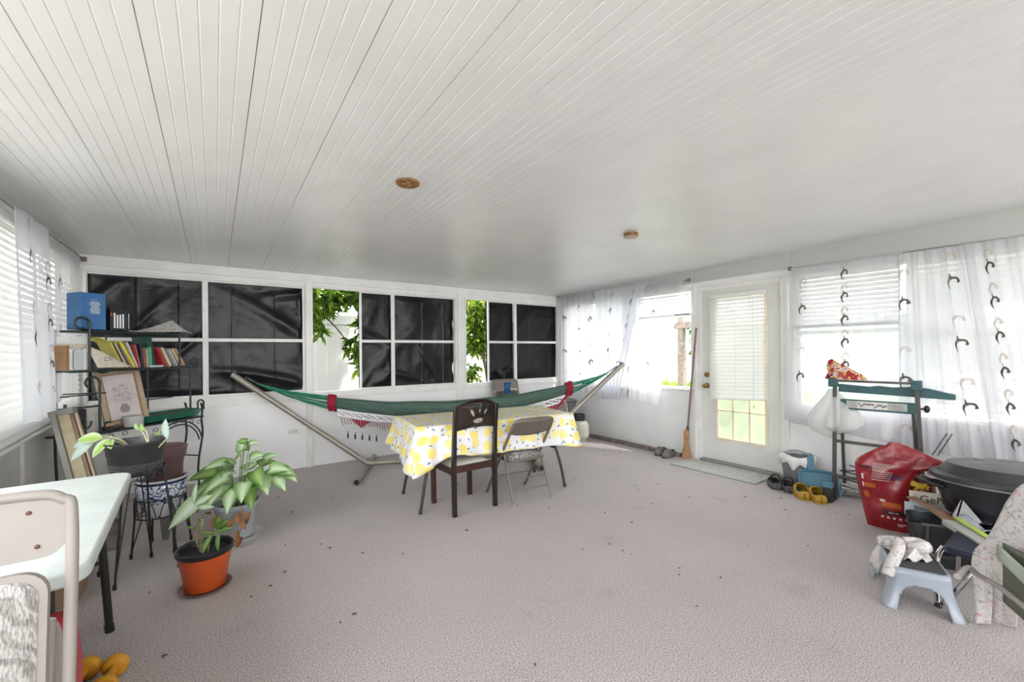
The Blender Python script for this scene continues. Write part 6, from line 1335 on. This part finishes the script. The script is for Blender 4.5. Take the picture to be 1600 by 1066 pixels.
magz('glossy black magazine on top of the pile beside the roaster', (4.02, .63, .30), (3.66, .44, .305), .07, mat('gloss_black', (.012, .012, .013), .2, coat=.5), up=(.2, .1, 1))
f = MB(); f.grid(lambda u, v: (3.66-.20*u+.05*v, .56-.13*u-.09*v, .285+.03*math.sin(v*4)+.015*math.sin(u*6+1)), 14, 10); solo('plastic_mailer', f, mat('mailer_grey', (.42, .47, .53), .25, col2=(.30, .34, .40), nscale=9), 'crumpled pale blue grey plastic mailer on top of the black tote', 'mailer', solid=.003)
f = MB(); f.bar((3.62, .545, .315), (3.36, .37, .31), .03, .006, upd=(0, 0, 1)); solo('lime_strip', f, mat('lime', (.46, .60, .10), .5), 'lime green strip lying along the pale mailer', 'strip', smooth=False)
f = MB(); f.box(0, .34, -.08, .0, 0, .030); f.v = [tuple(at(3.60, .53, .275, math.radians(-146)) @ Vector(p)) for p in f.v]; solo('grey_ruler_box', f, mat('pale_grey_box', (.40, .41, .38), .5), 'long flat grey box under the lime green strip', 'box', smooth=False, bevel=.003)
f = MB(); f.add([(3.70, .55, .29), (3.72, .53, .40), (3.60, .44, .325), (3.64, .47, .29)], [(0, 1, 2, 3)]); f.add([(3.70, .56, .29), (3.72, .54, .40), (3.74, .58, .29)], [(0, 1, 2)]); solo('envelope', f, mat('envelope_white', (.60, .62, .65), .6), 'white envelope standing open between the tote and the roaster', 'envelope', solid=.002, smooth=False)

# chrome stool with navy seat, partly under the totes
t = thing('chrome_chair', 'low chrome tube chair with a navy seat behind the grey step stool', 'chair', (3.20, .42, 0))
chrome = mat('chrome', (.62, .61, .60), .12, metal=1)
f = MB(); f.prism(rrect(3.10, 3.56, .22, .52, .04), .262, .295, 'xy'); build('seat', f, mat('navy_vinyl', (.006, .010, .028), .35), t, world=True, bevel=.008)
for pts in ([(3.19, .53, .262), (3.14, .545, .20), (3.03, .525, .012)], [(3.14, .36, .272), (3.10, .385, .262), (3.06, .41, .20), (3.04, .50, .03)], [(3.50, .25, .262), (3.52, .24, .12), (3.54, .24, 0)], [(3.50, .50, .262), (3.52, .52, .12), (3.54, .53, 0)]):
    f = MB(); f.tube(smoothpath(pts, 6), .0125, 12); build('leg', f, chrome, t, world=True)
f = MB(); f.tube([(3.045, .52, .022), (3.02, .525, .004)], .015, 10); build('foot_cap', f, dk, t, world=True)
f = MB(); f.lathe([(0, 0), (.085, 0), (.095, .02), (.10, .22), (.09, .235), (0, .235)], (3.68, .36, 0), 26); solo('dark_drum', f, mat('charcoal_plastic', (.028, .03, .034), .45), 'dark round plastic drum under the navy seat', 'drum')

# step stool
SM_ = at(3.055, .625, 0, math.radians(-67))
t = thing('step_stool', 'light blue grey plastic step stool with a dark grey tread, right foreground', 'step stool', (3.055, .625, 0), math.radians(-67))
grey_pl = mat('blue_grey_plastic', (.34, .38, .44), .28, col2=(.31, .35, .41), nscale=4)
def ring(u): 
    a = 2*PI*u; k = 1/((abs(math.cos(a))**7+abs(math.sin(a))**7)**(1/7)); return k*math.cos(a), k*math.sin(a)
f = MB(); HT = .200
def sh(u, v):      # v 0 top .. 1 bottom
    cx, cy = ring(u); cn = abs(cx*cy)**1.5; fl = .020*v+.030*v*v*cn; sw = .012*math.sin(PI*min(1, v*1.1))*cn
    z = HT-.002*0-HT*v; top = (1-(1-min(1, v/.12))**2)*.012 if v < .12 else .012
    return ((.105+top+fl-sw)*cx, (.158+top+fl-sw)*cy, z)
def hole(i, j):
    u = (i+.5)/160; v = (j+.5)/26; cx, cy = ring(u)
    if abs(cy) > abs(cx)*1.0 and abs(cy) > .9: return v > .34 and abs(cx) < .66*(1-((1-v)/.66)**5*1)**.5 and v > .34+.10*(abs(cx)/.66)**3
    return v > .36 and abs(cy) < .60 and v > .36+.10*(abs(cy)/.6)**3
f.grid(sh, 160, 26, skip=hole); build('shell', f, grey_pl, t, solid=.009, ang=60)
f = MB(); f.prism([(p[0], p[1]) for p in rrect(-.112, .112, -.166, .166, .03)], HT-.010, HT-.001, 'xy'); build('top_plate', f, grey_pl, t, bevel=.003)
f = MB(); f.prism([(-.09, -.14), (.09, -.14), (.10, -.12), (.10, .12), (.07, .148), (-.07, .148), (-.10, .12), (-.10, -.12)], HT-.002, HT+.004, 'xy'); build('tread', f, mat('charcoal_tread', (.05, .05, .052), .7, bump=.6, bscale=300), t, bevel=.001)
floral = mat('floral_cotton', (.62, .60, .62), .8, col2=(.44, .44, .45), nscale=10)
def floral_mat():
    m = bpy.data.materials.new('rose_print'); m.use_nodes = True; t = m.node_tree; b = t.nodes['Principled BSDF']; c = t.nodes.new('ShaderNodeTexCoord')
    def nz(s, lo, hi, seed):
        mp = t.nodes.new('ShaderNodeMapping'); mp.inputs['Location'].default_value = (seed, seed, 0); t.links.new(c.outputs['Object'], mp.inputs['Vector'])
        n = t.nodes.new('ShaderNodeTexNoise'); n.inputs['Scale'].default_value = s; n.inputs['Detail'].default_value = 3; n.inputs['Distortion'].default_value = 1.5; t.links.new(mp.outputs[0], n.inputs['Vector'])
        r = t.nodes.new('ShaderNodeMapRange'); r.inputs['From Min'].default_value = lo; r.inputs['From Max'].default_value = hi; t.links.new(n.outputs['Fac'], r.inputs['Value']); return r
    a = t.nodes.new('ShaderNodeMix'); a.data_type = 'RGBA'; a.inputs[6].default_value = (.60, .575, .56, 1); a.inputs[7].default_value = (.30, .35, .32, 1); t.links.new(nz(34, .54, .66, 0).outputs[0], a.inputs[0])
    d = t.nodes.new('ShaderNodeMix'); d.data_type = 'RGBA'; d.inputs[7].default_value = (.50, .30, .36, 1); t.links.new(a.outputs[2], d.inputs[6]); t.links.new(nz(26, .57, .70, 5).outputs[0], d.inputs[0])
    t.links.new(d.outputs[2], b.inputs['Base Color']); b.inputs['Roughness'].default_value = .85; return m
flm = floral_mat()
f = MB()
def rag(u, v):
    x = -.135+.20*u; y = -.02-.04*0+.19*v; d = max(0, -.112-x)*1.0; z = HT+.010+.045*math.sin(PI*u)*math.sin(PI*v)+.018*math.sin(u*11+v*4)*math.sin(v*9)+.012*math.sin(u*23)
    if u < .22: z -= (.22-u)*.55; x -= .004
    if v > .8: z -= (v-.8)*.35; 
    return (x+.03*math.sin(v*6), y-.02+.02*math.sin(u*8), max(z, .06))
f.grid(rag, 40, 40); f.v = [tuple(SM_ @ at(-.01, .0, 0, math.radians(-8)) @ Vector(p)) for p in f.v]
k0 = len(f.v); f.tube(smoothpath([tuple(SM_ @ Vector(p)) for p in ((.0, .04, HT+.04), (.04, .01, HT+.065), (.065, .05, HT+.06), (.04, .10, HT+.055), (-.02, .09, HT+.05))], 6), .024, 10, flat=1.2)
f.tube(smoothpath([tuple(SM_ @ Vector(p)) for p in ((-.12, .10, HT+.03), (-.05, .06, HT+.055), (-.06, -.02, HT+.045), (-.10, -.12, HT+.012), (-.13, -.16, HT-.05))], 6), .026, 10, flat=1.1)
solo('crumpled_cloth', f, flm, 'crumpled floral cloth lying on the grey step stool', 'cloth', ang=120, solid=.003)

# floral covered lawn chair at the right edge
t = thing('lawn_chair', 'green slung lawn chair with beige tube frame under the floral cover, far right', 'lawn chair', (2.55, .10, 0))
f = MB()
A, B_, C_, D_ = Vector((2.66, .22, .70)), Vector((2.48, -.35, .72)), Vector((2.70, .23, .30)), Vector((2.50, -.30, .30))
pts = [(2.58, .315, .36), (2.50, .30, .47), (2.28, .10, .52)]
f.tube(smoothpath([(2.20, .33, .50), (2.44, .335, .458), (2.515, .315, .410), (2.505, .26, .392), (2.30, .12, .38)], 6), .010, 10); build('arm_tube', f, beige, t, world=True)
f = MB(); f.grid(lambda u, v: (2.62-.42*u, .262-.20*u-.02*math.sin(PI*u), .535-.30*v+.03*u+(.06*(1-u)*v)), 10, 10); build('sling_back', f, mat('sage_sling', (.10, .115, .075), .5, col2=(.08, .09, .06), nscale=40), t, world=True, solid=.004)
f = MB(); f.grid(lambda u, v: (2.60-.40*u, .275-.16*u, .530-.055*v), 8, 4); build('sling_hem', f, mat('pale_sage', (.42, .50, .40), .5), t, world=True, solid=.006)
for x, y in ((2.62, .20), (2.30, .02)): f = MB(); f.tube([(x, y, .30), (x+.03, y-.02, 0)], .011, 8); build('leg', f, mat('charcoal_tube', (.06, .055, .05), .5), t, world=True)
f = MB()
LE = [(2.50, .02, .800), (2.66, .175, .785), (2.70, .24, .70), (2.715, .287, .58), (2.755, .325, .47), (2.79, .352, .395), (2.85, .365, .29), (2.92, .378, .15), (2.966, .390, .006)]
RE = [(2.15, -.30, .80), (2.30, -.25, .80), (2.34, -.10, .73), (2.36, .0, .64), (2.40, .10, .585), (2.72, .27, .44), (2.80, .27, .30), (2.93, .27, .15), (3.055, .275, .012)]
lp, rp = smoothpath(LE, 5), smoothpath(RE, 5); N = len(lp)
def cov(u, v):
    q = v*(N-1); i = min(N-2, int(q)); k = q-i; a = lp[i].lerp(lp[i+1], k); b = rp[i].lerp(rp[i+1], k); p = a.lerp(b, u); w_ = .012*math.sin(u*9+v*3)+.008*math.sin(u*21+v*11)
    return (p.x+w_*.6, p.y+w_, p.z+abs(w_)*.5+.012*math.sin(PI*u))
f.grid(cov, 40, 80); solo('floral_cover', f, flm, 'faded pink and green floral cover draped over the lawn chair, hanging to the carpet', 'cover', ang=120, solid=.004)

# propane tank and bin behind the hammock
t = thing('propane_tank', 'off-white propane tank with a black valve beside the lemon table, by the wall', 'gas tank', (4.37, 4.53, 0))
wt = mat('tank_enamel', (.52, .50, .46), .4, col2=(.44, .42, .38), nscale=7)
f = MB(); f.lathe([(.10, 0), (.105, .02), (.10, .03)], (0, 0, 0), 28); build('foot_ring', f, wt, t)
f = MB(); f.lathe([(0, .025), (.11, .035), (.148, .075), (.155, .11), (.155, .235), (.148, .27), (.11, .31), (0, .325)], (0, 0, 0), 32); tk_ = build('tank_body', f, wt, t)
f = MB(); f.lathe([(.09, .31), (.095, .33), (.095, .40), (.088, .405), (.086, .33)], (0, 0, 0), 28); build('collar', f, dk, tk_)
f = MB(); f.lathe([(0, .32), (.02, .32), (.02, .37), (.035, .375), (.035, .395), (0, .40)], (0, 0, 0), 16); build('valve', f, dk, tk_)
t = thing('grey_bin', 'dark grey plastic bin behind the red end of the hammock, near the corner', 'bin', (4.46, 5.02, 0), math.radians(-20))
f = MB(); f.prism([(-.17, 0), (.17, 0), (.20, .54), (-.20, .54)], -.15, .15, 'xz'); build('bin_body', f, mat('bin_grey', (.13, .13, .135), .5, col2=(.10, .10, .105), nscale=5), t, smooth=False, bevel=.01)
f = MB(); f.box(-.215, .215, -.17, .17, .54, .575); build('bin_lid', f, mat('bin_grey', (.1, .1, .1)), t, smooth=False, bevel=.008)
f = MB(); f.bar((.02, -.168, .54), (.06, -.152, .30), .004, .02); build('white_strap', f, white_trim, t, smooth=False)

# ceiling mounts and carpet crumbs
wd_ = mat('raw_wood_disc', (.36, .19, .07), .8, col2=(.16, .075, .03), nscale=16, bump=.5)
def disc(label, x, y, r0, h, rim=None):
    z = zc(y); t = thing('ceiling_mount', label, 'ceiling mount', (x, y, z-h), 0)
    f = MB(); f.lathe([(r0*.35, h), (r0, h), (r0, .004), (r0*.97, 0), (r0*.60, 0), (r0*.56, .006), (r0*.50, h*.5)], (0, 0, 0), 36); build('ring', f, [wd_], t)
    f = MB(); f.lathe([(0, h*.35), (r0*.5, h*.35), (r0*.5, h*.5)], (0, 0, 0), 24); build('centre_hole', f, mat('dark_centre', (.04, .025, .015), .9) if rim else wd_, t)
    if rim: f = MB(); f.lathe([(r0*.58, -.002), (r0*.96, -.002), (r0*.96, .001), (r0*.58, .001)], (0, 0, 0), 36); build('rim', f, mat('peach_paint', (.62, .50, .42), .6), t)
    else:
        for k in range(3):
            f = MB(); a = k*2.1+.4; f.ell((r0*.3*math.cos(a), r0*.3*math.sin(a), h*.28), r0*.22, r0*.16, .006, 10, 6); build('glue_blob', f, mat('amber_glue', (.42, .23, .08), .5), t)
disc('round raw wooden disc on the ceiling, nearer the camera and left', .926, 2.36, .068, .012)
disc('thick round wooden ring on the ceiling towards the door', 2.89, 2.344, .060, .030, True)
f = MB(); r = random.Random(77); 
spots = [(3.35, 2.70), (3.30, 2.62), (3.1, 2.3), (3.5, 2.2), (3.9, 1.9), (4.05, 1.75), (4.12, 1.70), (3.75, 1.35), (3.6, 1.2), (2.6, 2.4), (.35, 2.9), (.5, 2.2), (.3, 1.9), (-.1, 3.6), (2.2, 2.0), (1.6, 1.9), (-.2, 2.4), (-.3, 3.1), (2.3, 2.75)]
for x, y in spots+[(r.uniform(-.3, 4.4), r.uniform(1.1, 4.6)) for _ in range(70)]:
    s_ = r.uniform(.003, .012); a = r.uniform(0, 6.28); bigleaf(f, (x, y, .004), (math.cos(a), math.sin(a), .1), s_*2.2, s_*1.2, (0, 0, 1), OVAL, .5, .1)
solo('crumbs', f, mat('dark_crumb', (.05, .035, .03), .9, col2=(.12, .08, .05), nscale=40), 'tiny dark bits of dead leaf scattered over the carpet', 'debris', kind='stuff')
